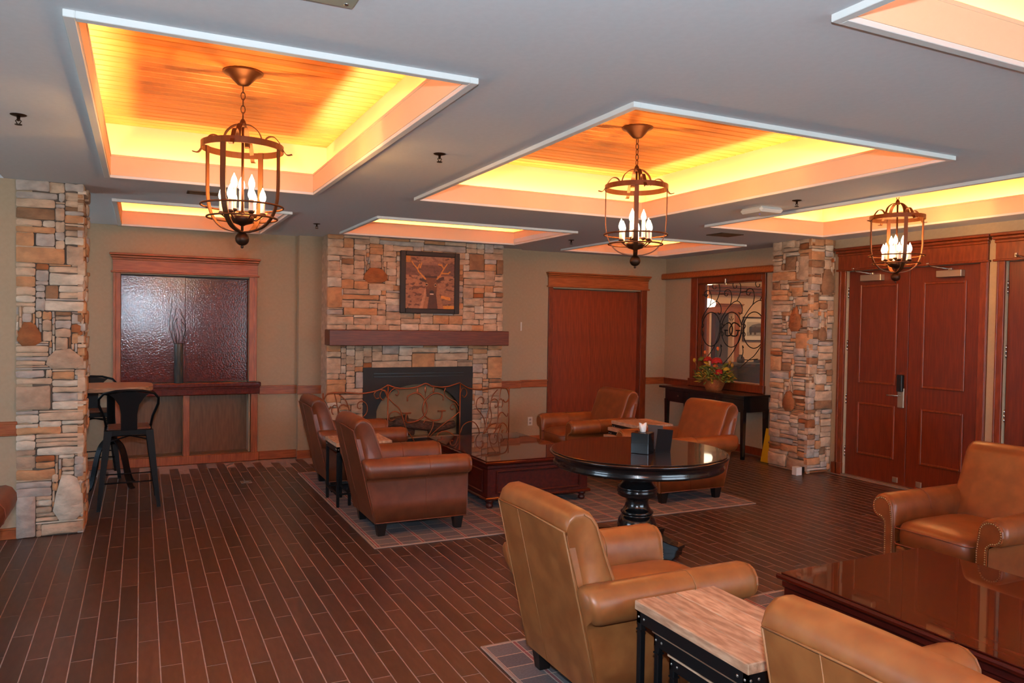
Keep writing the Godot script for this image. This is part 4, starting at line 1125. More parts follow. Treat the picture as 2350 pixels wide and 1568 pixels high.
# ---------------------------------------------------------------- rugs
func make_rugs() -> void:
	var n := 256
	var im := Image.create(n, n, false, Image.FORMAT_RGB8)
	var ns := FastNoiseLite.new(); ns.seed = 4; ns.frequency = 0.08
	for y in n:
		for x in n:
			var k := 1.0 + 0.12 * ns.get_noise_2d(x, y) + rng.randf_range(-0.05, 0.05)
			var c := hexc(102, 100, 102)
			if x < n / 2 != (y < n / 2): c = hexc(92, 90, 94)
			var u := x % 128
			var v := y % 128
			if v < 7: c = c.lerp(hexc(190, 164, 142), 0.85)
			if u < 5 or (u > 15 and u < 20): c = c.lerp(hexc(182, 156, 142), 0.85)
			elif u >= 7 and u <= 13: c = c.lerp(hexc(150, 72, 70), 0.8)
			im.set_pixel(x, y, Color(c.r * k, c.g * k, c.b * k))
	var m := mat("plaid_rug", Color.WHITE, 0.97)
	m.albedo_texture = ImageTexture.create_from_image(im)
	m.uv1_triplanar = true; m.uv1_world_triplanar = true; m.uv1_scale = v3(3.0, 3.0, 4.0)
	for q in [[1.475, 5.0, -8.06, -5.17, "grey plaid area rug under the chairs before the fireplace"], [1.505, 5.2, -3.39, 1.0, "grey plaid area rug under the foreground chairs at the bottom right"]]:
		var o := thing("area_rug", v3((q[0] + q[1]) / 2, 0, (q[2] + q[3]) / 2), q[4], "rug", "grey plaid area rugs")
		var b := mb(); b.box(v3(q[0] + 0.016, 0.0006, q[2] + 0.016), v3(q[1] - 0.016, 0.008, q[3] - 0.016)); part("pile", b, "plaid_rug", o)
		var e := mb(); e.box(v3(q[0], 0.0006, q[2]), v3(q[0] + 0.016, 0.0095, q[3]), 0.003); e.box(v3(q[1] - 0.016, 0.0006, q[2]), v3(q[1], 0.0095, q[3]), 0.003); e.box(v3(q[0] + 0.016, 0.0006, q[3] - 0.016), v3(q[1] - 0.016, 0.0095, q[3]), 0.003); e.box(v3(q[0] + 0.016, 0.0006, q[2]), v3(q[1] - 0.016, 0.0095, q[2] + 0.016), 0.003)
		part("bound_edge", e, "rug_edge", o)

# ---------------------------------------------------------------- bar corner
func make_stool(label: String) -> Node3D:
	# faces -z, so that its back is on the +z side
	var o := thing("bar_stool", v3(0, 0, 0), label, "bar stool", "black metal bar stools")
	var h := 0.672
	var s := mb(); s.box(v3(-0.165, h - 0.022, -0.165), v3(0.165, h, 0.165), 0.01); part("seat", s, "bar_wood_dark", o)
	var ap := mb()
	for k in 4:
		ap.xf = Transform3D(Basis(Vector3.UP, k * PI / 2), Vector3.ZERO)
		ap.prism(PackedVector2Array([Vector2(-0.17, h - 0.02), Vector2(-0.178, h - 0.085), Vector2(-0.11, h - 0.06), Vector2(0.11, h - 0.06), Vector2(0.178, h - 0.085), Vector2(0.17, h - 0.02)]), 0.162, 0.17)
	part("seat_skirt", ap, "stool_steel", o)
	for q: Vector2 in [Vector2(-1, -1), Vector2(1, -1), Vector2(1, 1), Vector2(-1, 1)]:
		var l := mb()
		var a := v3(q.x * 0.155, h - 0.02, q.y * 0.155)
		var b := v3(q.x * 0.225, 0.0, q.y * 0.225)
		l.loft([PackedVector3Array([b + v3(-0.014, 0, -0.014), b + v3(0.014, 0, -0.014), b + v3(0.014, 0, 0.014), b + v3(-0.014, 0, 0.014)]), PackedVector3Array([a + v3(-0.03, 0, -0.03), a + v3(0.03, 0, -0.03), a + v3(0.03, 0, 0.03), a + v3(-0.03, 0, 0.03)])], -1)
		part("leg", l, "stool_steel", o)
	for k in 4:
		var r := mb()
		var y: float = 0.22 if k % 2 == 0 else 0.26
		var w := lerpf(0.225, 0.155, y / h)
		r.xf = Transform3D(Basis(Vector3.UP, k * PI / 2), Vector3.ZERO)
		r.tube(PackedVector3Array([v3(-w, y, w), v3(w, y, w)]), 0.006, 6)
		part("foot_rail", r, "stool_steel", o)
	for q: float in [-1.0, 1.0]:
		var r := mb()
		r.tube(PackedVector3Array([v3(-0.165, h - 0.112 + q * 0.003, -0.16 * q), v3(0, h - 0.087 + q * 0.003, 0), v3(0.165, h - 0.112 + q * 0.003, 0.16 * q)]), 0.006, 6)
		part("cross_brace", r, "stool_steel", o)
	var hp := mb(); hp.tube(PackedVector3Array([v3(-0.17, h - 0.01, -0.02), v3(-0.185, h + 0.08, 0.03), v3(-0.225, h + 0.19, 0.09), v3(-0.225, h + 0.245, 0.13), v3(-0.19, h + 0.29, 0.175), v3(-0.10, h + 0.315, 0.215), v3(0, h + 0.32, 0.225), v3(0.10, h + 0.315, 0.215), v3(0.19, h + 0.29, 0.175), v3(0.225, h + 0.245, 0.13), v3(0.225, h + 0.19, 0.09), v3(0.185, h + 0.08, 0.03), v3(0.17, h - 0.01, -0.02)]), 0.011, 8); part("back_hoop", hp, "stool_steel", o)
	var sp := mb(Transform3D(Basis(Vector3(1, 0, 0), 0.17), v3(0, h - 0.02, 0.168)))
	sp.prism(PackedVector2Array([Vector2(-0.062, 0), Vector2(0.062, 0), Vector2(0.06, 0.14), Vector2(0.075, 0.22), Vector2(0.115, 0.285), Vector2(0.15, 0.315), Vector2(0.0, 0.338), Vector2(-0.15, 0.315), Vector2(-0.115, 0.285), Vector2(-0.075, 0.22), Vector2(-0.06, 0.14)]), -0.004, 0.004, 0.001)
	part("back_splat", sp, "stool_steel", o)
	return o
func make_bar() -> void:
	grain("bar_wood_dark", hexc(70, 44, 32), hexc(96, 62, 46), 0.5, v3(1.2, 6, 7), false)
	var a := make_stool("black metal bar stool with its back to the camera, beside the stone column")
	a.position = v3(-0.09, 0, -7.30); a.rotation.y = 0.03
	again(a, v3(-0.43, 0, -8.66), PI + 0.1, "black metal bar stool on the far side of the bar table, half behind the column")
	var at := v3(-0.25, 0, -8.10)
	var t := thing("bar_table", at, "small bar table with pale wood top and splayed black base behind the column", "bar table")
	var tp := mb()
	var lp := []
	for q: Array in [[0.915, 0.985], [0.92, 1.0], [0.955, 1.0], [0.96, 0.985]]:
		var l := PackedVector3Array()
		for j in 40:
			var an := TAU * j / 40
			l.append(at + v3(MB.new().pw(cos(an), 0.55) * 0.36 * q[1], q[0], MB.new().pw(sin(an), 0.55) * 0.33 * q[1]))
		lp.append(l)
	tp.loft(lp, -1); part("tabletop", tp, "bar_wood", t)
	var cl := mb(); cl.lathe(at, [Vector2(0.035, 0.40), Vector2(0.035, 0.86), Vector2(0.16, 0.90), Vector2(0.16, 0.915)], 12); part("stem", cl, "stool_steel", t)
	for k in 4:
		var an := PI / 4 + k * PI / 2
		var d := v3(cos(an), 0, sin(an))
		var sd := v3(-sin(an), 0, cos(an))
		var f := func(p: Vector2) -> Vector3: return at + d * p.x + v3(0, p.y, 0)
		var lg := mb(); lg.strap(curve(pts([0.02, 0.46, 0.07, 0.43, 0.13, 0.36, 0.17, 0.25, 0.20, 0.12, 0.235, 0.03, 0.265, 0.004]), f, 4), sd, 0.055, 0.01); part("leg", lg, "stool_steel", t)
	# vase on the hatch counter
	var va := v3(0.372, 0.895, -8.985)
	var v := thing("vase", va, "tall slim grey vase standing on the serving hatch counter", "vase")
	var vb := mb(); vb.lathe(va, [Vector2(0.042, 0.0), Vector2(0.046, 0.005), Vector2(0.046, 0.42), Vector2(0.047, 0.432), Vector2(0.041, 0.432), Vector2(0.040, 0.3)], 20); part("body", vb, "vase_glaze", v)
	var tw := mb()
	for k in 9:
		var an := k * 2.4
		var l := PackedVector3Array()
		var hh := rng.randf_range(0.22, 0.5)
		for i in 8:
			var s := i / 7.0
			l.append(va + v3(cos(an) * (0.012 + 0.07 * sin(s * 2.6)) + 0.014 * sin(s * 9.0 + k * 1.7) * s - 0.02 * s, 0.33 + 0.1 + hh * s - 0.1 * (1 - s), 0.6 * sin(an) * (0.012 + 0.03 * sin(s * 2.6))))
		tw.tube(l, 0.0036, 5, 0.0014)
	solo("twig_bundle", tw, "twig", "curly dark twigs standing in the slim vase", "twigs")

# ---------------------------------------------------------------- ironwork
func make_screen() -> void:
	var o := thing("fire_screen", v3(2.89, 0, -8.15), "scrolled wrought iron fire screen standing before the fireplace", "fire screen")
	var k := 0.000614
	var f := func(p: Vector2) -> Vector3: return v3(2.46 + (p.x - 590) * k, 0.893 - (p.y - 470) * k * 1.02, -8.15)
	var fr := mb()
	fr.tube(curve(pts([590, 470, 750, 522, 950, 537, 1150, 512, 1300, 455, 1420, 500, 1600, 527, 1750, 517, 1990, 455]), f), 0.0085, 6)
	for x: float in [590.0, 1990.0]: fr.tube(PackedVector3Array([f.call(Vector2(x, 460)), v3(2.46 + (x - 590) * k, 0, -8.15)]), 0.0075, 6)
	fr.tube(PackedVector3Array([v3(2.46, 0.08, -8.15), v3(3.32, 0.08, -8.15)]), 0.0075, 6)
	part("centre_frame", fr, "screen_iron", o)
	var sc := mb()
	for q in [[590, 680, 640, 580, 720, 532, 785, 590, 762, 655, 730, 632], [590, 690, 700, 800, 800, 885, 850, 990, 900, 1150, 960, 1290, 1080, 1460, 1180, 1700], [860, 1020, 750, 940, 655, 960, 612, 1030, 650, 1105, 715, 1078], [575, 690, 540, 590, 470, 548, 380, 565, 335, 625, 370, 700, 430, 690], [1700, 545, 1670, 620, 1710, 700, 1800, 760, 1900, 800, 1960, 880], [1960, 990, 1900, 860, 1830, 850, 1800, 910, 1830, 945, 1860, 930], [1975, 990, 1850, 1090, 1700, 1180, 1450, 1370, 1340, 1520, 1260, 1750], [1460, 1500, 1600, 1350, 1750, 1350, 1880, 1420], [1270, 1170, 1310, 1120, 1400, 1110, 1460, 1160, 1440, 1280, 1360, 1420, 1320, 1560]]:
		sc.tube(curve(pts(q), f), 0.0065, 6)
	part("scrollwork", sc, "screen_iron", o)
	var mo := mb()
	for q in [[1650, 770, 1645, 685, 1520, 635, 1390, 675, 1290, 780, 1252, 900, 1290, 1030, 1400, 1110, 1510, 1132, 1612, 1100, 1632, 970], [958, 765, 965, 675, 1090, 620, 1190, 645, 1285, 740, 1335, 870, 1310, 1000, 1200, 1100, 1060, 1142, 935, 1132, 943, 985]]:
		mo.tube(curve(pts(q), f), 0.0095, 6)
	for q in [[1545, 962, 1705, 962], [865, 978, 1030, 978]]: mo.tube(curve(pts(q), f), 0.008, 6)
	part("monogram", mo, "screen_iron", o)
	var lf := mb()
	for q in [[1300, 480, 1300, 700], [1100, 545, 1220, 650], [1510, 530, 1380, 640]]:
		var a: Vector3 = f.call(Vector2(q[0], q[1]))
		var b: Vector3 = f.call(Vector2(q[2], q[3]))
		lf.tube(PackedVector3Array([a, a.lerp(b, 0.25), a.lerp(b, 0.55), b]), 0.004, 6, 0.003); lf.ball(a.lerp(b, 0.4), v3(0.013, 0.04, 0.006), 8, 6)
	part("leaf_crest", lf, "screen_iron", o)
	# hinged wings
	for s: float in [1.0, -1.0]:
		var hx := 3.32 if s > 0 else 2.46
		var g := func(p: Vector2) -> Vector3:
			var u := (p.x + 240) / 1410.0
			return v3(hx + s * u * 0.70, 0.893 - (p.y - 110) * 0.00056, -8.15 - u * (0.15 if s > 0 else 0.05))
		var wf := mb()
		wf.tube(curve(pts([-240, 105, -100, 175, 0, 215, 200, 250, 400, 262, 700, 240, 900, 238, 1080, 262, 1150, 350, 1170, 470, 1120, 540, 1050, 552, 1000, 500]), g), 0.008, 6)
		var e0: Vector3 = g.call(Vector2(1172, 240))
		wf.tube(PackedVector3Array([e0, v3(e0.x, 0, e0.z)]), 0.0075, 6)
		wf.tube(PackedVector3Array([v3(hx, 0.08, -8.15), v3(e0.x, 0.08, e0.z)]), 0.007, 6)
		part("wing_frame", wf, "screen_iron", o)
		var ws := mb()
		for q in [[350, 545, 395, 560, 430, 525, 420, 450, 330, 413, 240, 470, 215, 580, 250, 670, 350, 760, 440, 880, 470, 1000], [-220, 1140, -150, 990, 0, 920, 150, 932, 250, 1020, 310, 1150, 300, 1340], [930, 255, 880, 450, 852, 650, 850, 850, 830, 1000, 770, 1130], [830, 275, 700, 380, 640, 500, 610, 620, 655, 800, 640, 940, 560, 1070, 450, 1200, 340, 1340], [610, 620, 540, 800, 480, 1050, 410, 1250, 390, 1420], [600, 1340, 740, 1200, 900, 1040, 1000, 1000, 1090, 1060, 1130, 1150, 1080, 1255, 1010, 1250, 970, 1180, 1020, 1150], [740, 1240, 830, 1250, 890, 1160, 950, 1040], [850, 890, 900, 800, 980, 770, 1050, 820, 1110, 868, 1150, 800], [640, 510, 740, 470, 830, 520, 830, 620, 770, 660, 760, 600], [880, 490, 940, 480, 985, 540, 980, 620, 950, 660], [500, 1110, 650, 1020, 800, 995], [-230, 300, -180, 210, -90, 230, -60, 330, -130, 400, -180, 350]]:
			ws.tube(curve(pts(q), g), 0.006, 5)
		part("wing_scrollwork", ws, "screen_iron", o)
func make_window_beyond() -> void:
	var w := thing("window_1", v3(6.9, 0, -7.7), "interior window in a red wood frame between the corner and the far stone column", "window", "", "structure")
	var c := mb(FR)
	c.box(v3(-8.44, 0.80, 0), v3(-8.305, 2.30, 0.026), 0.004); c.box(v3(-7.10, 0.80, 0), v3(-7.035, 2.30, 0.026), 0.004); c.box(v3(-8.305, 2.18, 0), v3(-7.1, 2.30, 0.022), 0.003); c.box(v3(-8.46, 0.775, 0), v3(-7.02, 0.875, 0.04), 0.005)
	c.box(v3(-8.32, 0.86, -0.14), v3(-8.29, 2.2, 0.0)); c.box(v3(-7.115, 0.86, -0.14), v3(-7.085, 2.2, 0.0)); c.box(v3(-8.3, 2.165, -0.14), v3(-7.1, 2.19, 0)); c.box(v3(-8.3, 0.86, -0.14), v3(-7.1, 0.88, 0))
	part("window_casing", c, "mahogany_trim", w)
	var pn := mb(FR); pn.box(v3(-8.295, 0.875, -0.105), v3(-7.11, 2.17, -0.10)); part("pane", pn, "clear_glass", w)
	var va := mb(); 
	var prof := []
	for x: float in [0.0, 1.0]:
		var z := -9.03 if x == 0.0 else -6.6
		var lp := PackedVector3Array()
		for q: Vector2 in [Vector2(0.0, 2.262), Vector2(0.075, 2.262), Vector2(0.088, 2.27), Vector2(0.09, 2.285), Vector2(0.09, 2.325), Vector2(0.082, 2.343), Vector2(0.065, 2.35), Vector2(0.0, 2.35)]: lp.append(v3(XR - q.x, q.y, z))
		prof.append(lp)
	va.loft(prof, -1)
	solo("shade_valance", va, "oak_trim", "long rounded tan shade box above the interior window", "valance")
	var bz := mb(FR); bz.box(v3(-7.74, 2.165, 0.03), v3(-7.715, 2.225, 0.055), 0.004); bz.box(v3(-7.745, 2.14, 0.036), v3(-7.71, 2.165, 0.05), 0.003)
	solo("ceiling_spot", bz, "chrome", "small chrome fitting below the shade box at the interior window", "fitting")
	# scrolled grille in the opening
	var g := thing("iron_grille", v3(6.95, 0.88, -7.7), "black scrolled iron grille with interlaced ovals in the interior window", "grille")
	var f := func(p: Vector2) -> Vector3: return v3(6.955, 2.172 - (p.y - 60) * 0.000957, -8.3 + (p.x - 60) / 910.0 * 1.2)
	for dx: float in [-300.0, 0.0, 310.0]:
		var ov := mb()
		var ring := []
		for j in 25: ring.append(Vector2(510 + dx + 143 * cos(TAU * j / 24), 702 + 240 * sin(TAU * j / 24)))
		ov.tube(curve(ring, f, 2), 0.0065, 6)
		part("oval", ov, "black_scroll", g)
		var st := mb()
		for q in [[400, 1180, 500, 1060, 580, 930, 640, 760, 655, 600, 700, 500, 800, 362, 895, 312, 955, 370, 968, 450, 940, 492, 918, 465], [890, 312, 930, 215, 938, 110, 900, 42, 860, 40, 828, 85, 845, 132, 880, 128, 882, 98], [796, 368, 816, 260, 795, 175, 755, 150, 715, 175, 712, 222, 745, 238, 762, 205], [655, 630, 680, 622, 705, 645, 690, 682, 665, 672], [648, 765, 675, 730, 702, 748, 700, 785, 675, 782], [1000 - 340, 1085, 1020 - 340, 1000, 1030 - 360, 925, 1000 - 325, 918, 990 - 302, 945]]:
			var qq := []
			for i in range(0, q.size(), 2):
				var x: float = q[i] + dx - 310.0 if dx < 300.0 else q[i] + dx - 310.0
				qq.append(Vector2(clampf(x, 66.0, 964.0), q[i + 1]))
			st.tube(curve(qq, f), 0.0058, 5)
		part("scroll_stem", st, "black_scroll", g)
	var last := mb()
	for q in [[640, 150 + 1070, 750, 1110, 830, 1040, 920, 900, 950, 800], [700, 1100, 760, 1100, 880, 1080]]: last.tube(curve(pts(q), f), 0.0058, 5)
	for q in [[330, 205, 420, 208], [635, 195, 715, 188], [938, 186, 966, 186], [66, 212, 130, 212]]: last.tube(curve(pts(q), f), 0.0055, 5)
	part("cross_bar", last, "black_scroll", g)
	var mg := mb()
	for q in [[632, 660, 590, 620, 540, 608, 510, 640, 484, 700, 500, 770, 545, 790, 590, 780, 605, 720], [575, 712, 630, 712], [395, 655, 430, 620, 480, 610, 515, 650, 525, 710, 505, 770, 460, 788, 425, 770, 425, 720], [410, 712, 455, 712]]: mg.tube(curve(pts(q), f), 0.009, 6)
	for q in [[508, 520, 508, 575], [480, 550, 500, 582], [535, 550, 516, 582]]: mg.tube(curve(pts(q), f), 0.006, 5, 0.002)
	part("monogram", mg, "black_scroll", g)
	# the room beyond the window
	var zn := -11.2
	var bw := mb(); bw.box(v3(7.04, 0, zn - 0.12), v3(9.62, 2.75, zn)); bw.box(v3(10.14, 0, zn - 0.12), v3(13.0, 2.75, zn)); bw.box(v3(9.62, 1.86, zn - 0.12), v3(10.14, 2.75, zn)); bw.box(v3(13, 0, zn - 2.2), v3(13.12, 2.75, -5.2)); bw.box(v3(7.04, 0, -5.32), v3(13, 2.75, -5.2)); bw.box(v3(9.4, 0, zn - 2.2), v3(13.0, 2.75, zn - 2.1)); bw.box(v3(9.3, 0, zn - 2.2), v3(9.4, 2.75, zn)); bw.box(v3(7.0, 0, zn - 0.12), v3(7.06, 2.75, -9.2))
	solo("wall_beyond", bw, "beyond_wall", "warm cream walls of the room seen through the interior window", "wall", "", "structure")
	var bc := mb(); bc.box(v3(7.04, 2.72, zn - 2.2), v3(13.1, 2.8, -5.2)); solo("ceiling_beyond", bc, "beyond_wall", "cream ceiling with downlights beyond the interior window", "ceiling", "", "structure")
	var bf := mb(); bf.box(v3(7.04, -0.1, zn - 2.2), v3(13.1, 0, -5.2)); solo("floor_beyond", bf, "floor_tile_1", "dark floor of the room beyond the interior window", "floor", "", "structure")
	var bm := mb(); bm.box(v3(7.1, 2.185, zn), v3(12.9, 2.245, zn + 0.12), 0.01); bm.box(v3(7.1, 2.26, zn), v3(12.9, 2.32, zn + 0.16), 0.01); bm.box(v3(7.1, 2.32, zn), v3(12.9, 2.36, zn + 0.22), 0.01); solo("trim_4", bm, "mahogany_trim", "dark wood crown beam in the room beyond the interior window", "beam", "", "structure")
	var dc := thing("doorway_casing", v3(9.88, 0, zn), "wood cased doorway in the room beyond the interior window", "doorway", "", "structure")
	var c1 := mb(); c1.box(v3(9.43, 0, zn), v3(9.55, 1.87, zn + 0.03), 0.004); c1.box(v3(10.18, 0, zn), v3(10.29, 1.87, zn + 0.03), 0.004); part("door_casing", c1, "oak_upright", dc)
	var c2 := mb(Transform3D(Basis.IDENTITY, v3(0, 0, zn))); header(c2, 9.38, 10.36, 1.85, 2.03); part("cornice", c2, "oak_trim", dc)
	var c3 := mb(); c3.box(v3(9.98, 0, zn - 0.6), v3(10.2, 1.9, zn - 0.55), 0.004); part("open_door", c3, "mahogany", dc)
	var dk := thing("reception_desk", v3(9.7, 0, zn - 0.6), "dark desk with a monitor inside the doorway beyond the window", "desk")
	var k1 := mb(); k1.box(v3(9.42, 0, zn - 0.95), v3(10.0, 1.28, zn - 0.4), 0.01); part("desk_body", k1, "beyond_dark", dk)
	var k2 := mb(); k2.box(v3(9.56, 1.42, zn - 0.75), v3(9.98, 1.62, zn - 0.72), 0.004); k2.box(v3(9.72, 1.28, zn - 0.78), v3(9.8, 1.44, zn - 0.74)); part("monitor", k2, "stool_steel", dk)
	var k3 := mb(); k3.box(v3(9.6, 1.28, zn - 0.62), v3(9.9, 1.30, zn - 0.5), 0.003); k3.box(v3(9.62, 1.3, zn - 0.66), v3(9.72, 1.4, zn - 0.58), 0.003); part("papers", k3, "grey_plastic", dk)
	var pc := thing("framed_photo", v3(10.72, 1.32, zn + 0.02), "black framed black-and-white house photograph beyond the window", "picture")
	var pf := mb(); pf.box(v3(10.375, 1.315, zn), v3(10.41, 1.79, zn + 0.03), 0.003); pf.box(v3(11.04, 1.315, zn), v3(11.075, 1.79, zn + 0.03), 0.003); pf.box(v3(10.41, 1.315, zn), v3(11.04, 1.345, zn + 0.03), 0.003); pf.box(v3(10.41, 1.762, zn), v3(11.04, 1.79, zn + 0.03), 0.003); part("frame", pf, "lock_black", pc)
	var mt := mb(); mt.box(v3(10.41, 1.345, zn), v3(11.04, 1.762, zn + 0.012)); part("mat_board", mt, "paper_white", pc)
	sheet("print", house_picture(), v3(10.73, 1.555, zn + 0.0135), Vector2(0.5, 0.27), pc)
	var cr := mb(); cr.box(v3(8.9, 0, -10.2), v3(11.9, 0.94, -9.7), 0.012); cr.box(v3(8.85, 0.94, -10.25), v3(11.95, 0.98, -9.65), 0.006); solo("sideboard", cr, "beyond_dark", "long dark sideboard in front of the cream wall beyond the window", "sideboard")
	var tr := mb(); tr.box(v3(9.55, 0.982, -10.02), v3(9.85, 1.03, -9.85), 0.006); solo("dark_tray", tr, "beyond_dark", "small dark tray on the sideboard beyond the window", "tray")
	var kn := mb(); kn.lathe(v3(9.2, 0.98, -9.95), [Vector2(0.05, 0), Vector2(0.07, 0.03), Vector2(0.06, 0.09), Vector2(0.03, 0.12), Vector2(0.04, 0.14)], 12); solo("dark_pot", kn, "beyond_dark", "round dark pot on the sideboard beyond the window", "pot")
	var lp := v3(8.16, 1.98, -9.6)
	var pl := thing("pendant_lamp", lp, "bright opal glass pendant lamp beyond the window, at its left side", "pendant lamp")
	var gl := mb(); gl.lathe(lp, [Vector2(0.03, -0.08), Vector2(0.11, -0.07), Vector2(0.13, -0.03), Vector2(0.12, 0.02), Vector2(0.07, 0.05), Vector2(0.03, 0.06)], 20); part("shade", gl, "lamp_glow", pl)
	var rd := mb(); rd.tube(PackedVector3Array([lp + v3(0, 0.06, 0), v3(lp.x, 2.72, lp.z)]), 0.01, 6); part("rod", rd, "bronze_iron", pl)
	omni(pl, lp + v3(0, -0.01, 0), hexc(255, 200, 140), 1.3, 0.05)
	for q in [[10.0, -9.6], [11.3, -9.9], [9.4, -7.6]]:
		var dl := thing("downlight", v3(q[0], 2.715, q[1]), "", "downlight", "recessed downlights beyond the window")
		dl.set_meta("label", "recessed downlight beyond the interior window, " + ["the left one", "the right one", "nearest the glass"][[10.0, 11.3, 9.4].find(q[0])])
		var dm := mb(); dm.lathe(v3(q[0], 2.712, q[1]), [Vector2(0.0, 0.0), Vector2(0.075, 0.0), Vector2(0.075, 0.006)], 16, -1); part("lens", dm, "lamp_glow", dl)
		var rm := mb(); rm.ring(v3(q[0], 2.716, q[1]), 0.085, 0.01, 20, 6); part("rim", rm, "white_plastic", dl)
		area(dl, v3(q[0], 2.705, q[1]), Vector3(-PI / 2, 0, 0), Vector2(0.13, 0.13), hexc(255, 204, 146), 1.4)

func sheet(called: String, im: Image, at: Vector3, size: Vector2, parent: Node) -> void:
	var q := QuadMesh.new(); q.size = size
	var m := StandardMaterial3D.new(); m.albedo_texture = ImageTexture.create_from_image(im); m.roughness = 0.55; m.texture_repeat = false
	var o := MeshInstance3D.new(); o.name = called; o.mesh = q; o.material_override = m
	parent.add_child(o, true); o.position = at - world_of(parent)
func seg(p: Vector2, a: Vector2, b: Vector2) -> float:
	var t := clampf((p - a).dot(b - a) / (b - a).length_squared(), 0, 1)
	return p.distance_to(a.lerp(b, t))
func house_picture() -> Image:
	var im := Image.create(160, 88, false, Image.FORMAT_RGB8)
	var n := FastNoiseLite.new(); n.seed = 3; n.frequency = 0.08
	for y in 88:
		for x in 160:
			var p := Vector2(x / 160.0, y / 88.0)
			var v := 0.78 - 0.12 * p.y
			if p.y > 0.72: v = 0.62 + 0.1 * n.get_noise_2d(x, y)
			var roof := p.y > 0.08 + absf(p.x - 0.62) * 0.35 and p.y < 0.36
			if roof and p.x > 0.22: v = 0.42 + 0.16 * n.get_noise_2d(x * 2, y * 4)
			if p.y >= 0.36 and p.y < 0.74 and p.x > 0.12: v = 0.2 + 0.22 * n.get_noise_2d(x * 3, y)
			for c: float in [0.2, 0.42]:
				if absf(p.x - c) < 0.045 and p.y > 0.3 and p.y < 0.9: v = 0.16
			v += 0.05 * n.get_noise_2d(x * 6, y * 6)
			im.set_pixel(x, y, Color(v, v * 0.98, v * 0.94))
	return im
func deer_picture() -> Image:
	var w := 176
	var h := 184
	var im := Image.create(w, h, false, Image.FORMAT_RGB8)
	var n := FastNoiseLite.new(); n.seed = 11; n.frequency = 0.03
	var n2 := FastNoiseLite.new(); n2.seed = 5; n2.frequency = 0.012; n2.noise_type = FastNoiseLite.TYPE_CELLULAR; n2.cellular_return_type = FastNoiseLite.RETURN_CELL_VALUE
	var S := func(a, b) -> Vector2: return Vector2(a, b)
	var ant := [[0.40, 0.43, 0.33, 0.36], [0.33, 0.36, 0.26, 0.29], [0.26, 0.29, 0.23, 0.23], [0.23, 0.23, 0.16, 0.16], [0.16, 0.16, 0.12, 0.10], [0.24, 0.24, 0.28, 0.15], [0.29, 0.22, 0.32, 0.13], [0.64, 0.42, 0.70, 0.35], [0.70, 0.35, 0.75, 0.26], [0.75, 0.26, 0.79, 0.20], [0.79, 0.20, 0.84, 0.13], [0.74, 0.31, 0.86, 0.31], [0.86, 0.31, 0.90, 0.28], [0.77, 0.22, 0.72, 0.14], [0.72, 0.16, 0.66, 0.14]]
	for y in h:
		for x in w:
			var p := Vector2(float(x) / w, float(y) / h)
			var b := n2.get_noise_2d(x * 1.3, y * 3.2)
			var c := hexc(128, 84, 58).lerp(hexc(172, 118, 82), 0.5 + 0.5 * b)
			if n.get_noise_2d(x, y * 2) > 0.22: c = hexc(94, 56, 40)
			if p.y > 0.12 and p.y < 0.36: c = c.lerp(hexc(92, 58, 50), 0.7)
			if p.y < 0.16 and p.x > 0.3 and p.x < 0.75: c = c.lerp(hexc(164, 116, 92), 0.5)
			if p.x < 0.1 and p.y < 0.12: c = hexc(178, 110, 40)
			if p.y > 0.93 and p.x > 0.7: c = hexc(206, 134, 44)
			if absf(p.y - 0.78 - (p.x - 0.8) * 0.2) < 0.03 and p.x > 0.72 and p.x < 0.92: c = hexc(208, 132, 50)
			# neck and chest
			var nk := 0.10 + (p.y - 0.5) * 0.30
			if p.y > 0.52 and absf(p.x - 0.53) < nk: c = hexc(150, 98, 62)
			if p.y > 0.52 and absf(p.x - 0.55) < nk * 0.42: c = hexc(74, 40, 22)
			if p.y > 0.52 and absf(p.x - 0.53) > nk * 0.72 and absf(p.x - 0.53) < nk and p.x < 0.5: c = hexc(178, 124, 86)
			# head
			var hw := 0.125 - absf(p.y - 0.50) * 0.12
			if p.y > 0.40 and p.y < 0.77 and absf(p.x - 0.52) < hw: c = hexc(112, 62, 28).lerp(hexc(66, 34, 18), clampf((p.y - 0.55) * 4.0, 0, 1))
			if seg(p, S.call(0.40, 0.47), S.call(0.30, 0.44)) < 0.022: c = hexc(70, 38, 20)
			if seg(p, S.call(0.65, 0.46), S.call(0.76, 0.40)) < 0.035 - absf(p.x - 0.68) * 0.12: c = hexc(70, 38, 20)
			if seg(p, S.call(0.40, 0.385), S.call(0.62, 0.385)) < 0.02: c = hexc(62, 32, 16)
			for e: Vector2 in [Vector2(0.425, 0.535), Vector2(0.605, 0.54)]:
				if ((p - e) * Vector2(1, 0.8)).length() < 0.027: c = hexc(176, 136, 96)
				if ((p - e) * Vector2(1, 1.4)).length() < 0.022: c = hexc(34, 20, 14)
			if ((p - Vector2(0.53, 0.68)) * Vector2(1, 1.2)).length() < 0.045: c = hexc(38, 20, 14)
			if seg(p, S.call(0.50, 0.715), S.call(0.56, 0.715)) < 0.009: c = hexc(224, 196, 166)
			for a in ant:
				if seg(p, Vector2(a[0], a[1]), Vector2(a[2], a[3])) < 0.014 * (1.2 - p.y * 0.2) * (0.55 + p.y * 1.1): c = hexc(196, 124, 48)
			var k := 1.0 + 0.12 * n.get_noise_2d(x * 3, y * 3)
			im.set_pixel(x, y, Color(c.r * k, c.g * k, c.b * k))
	return im

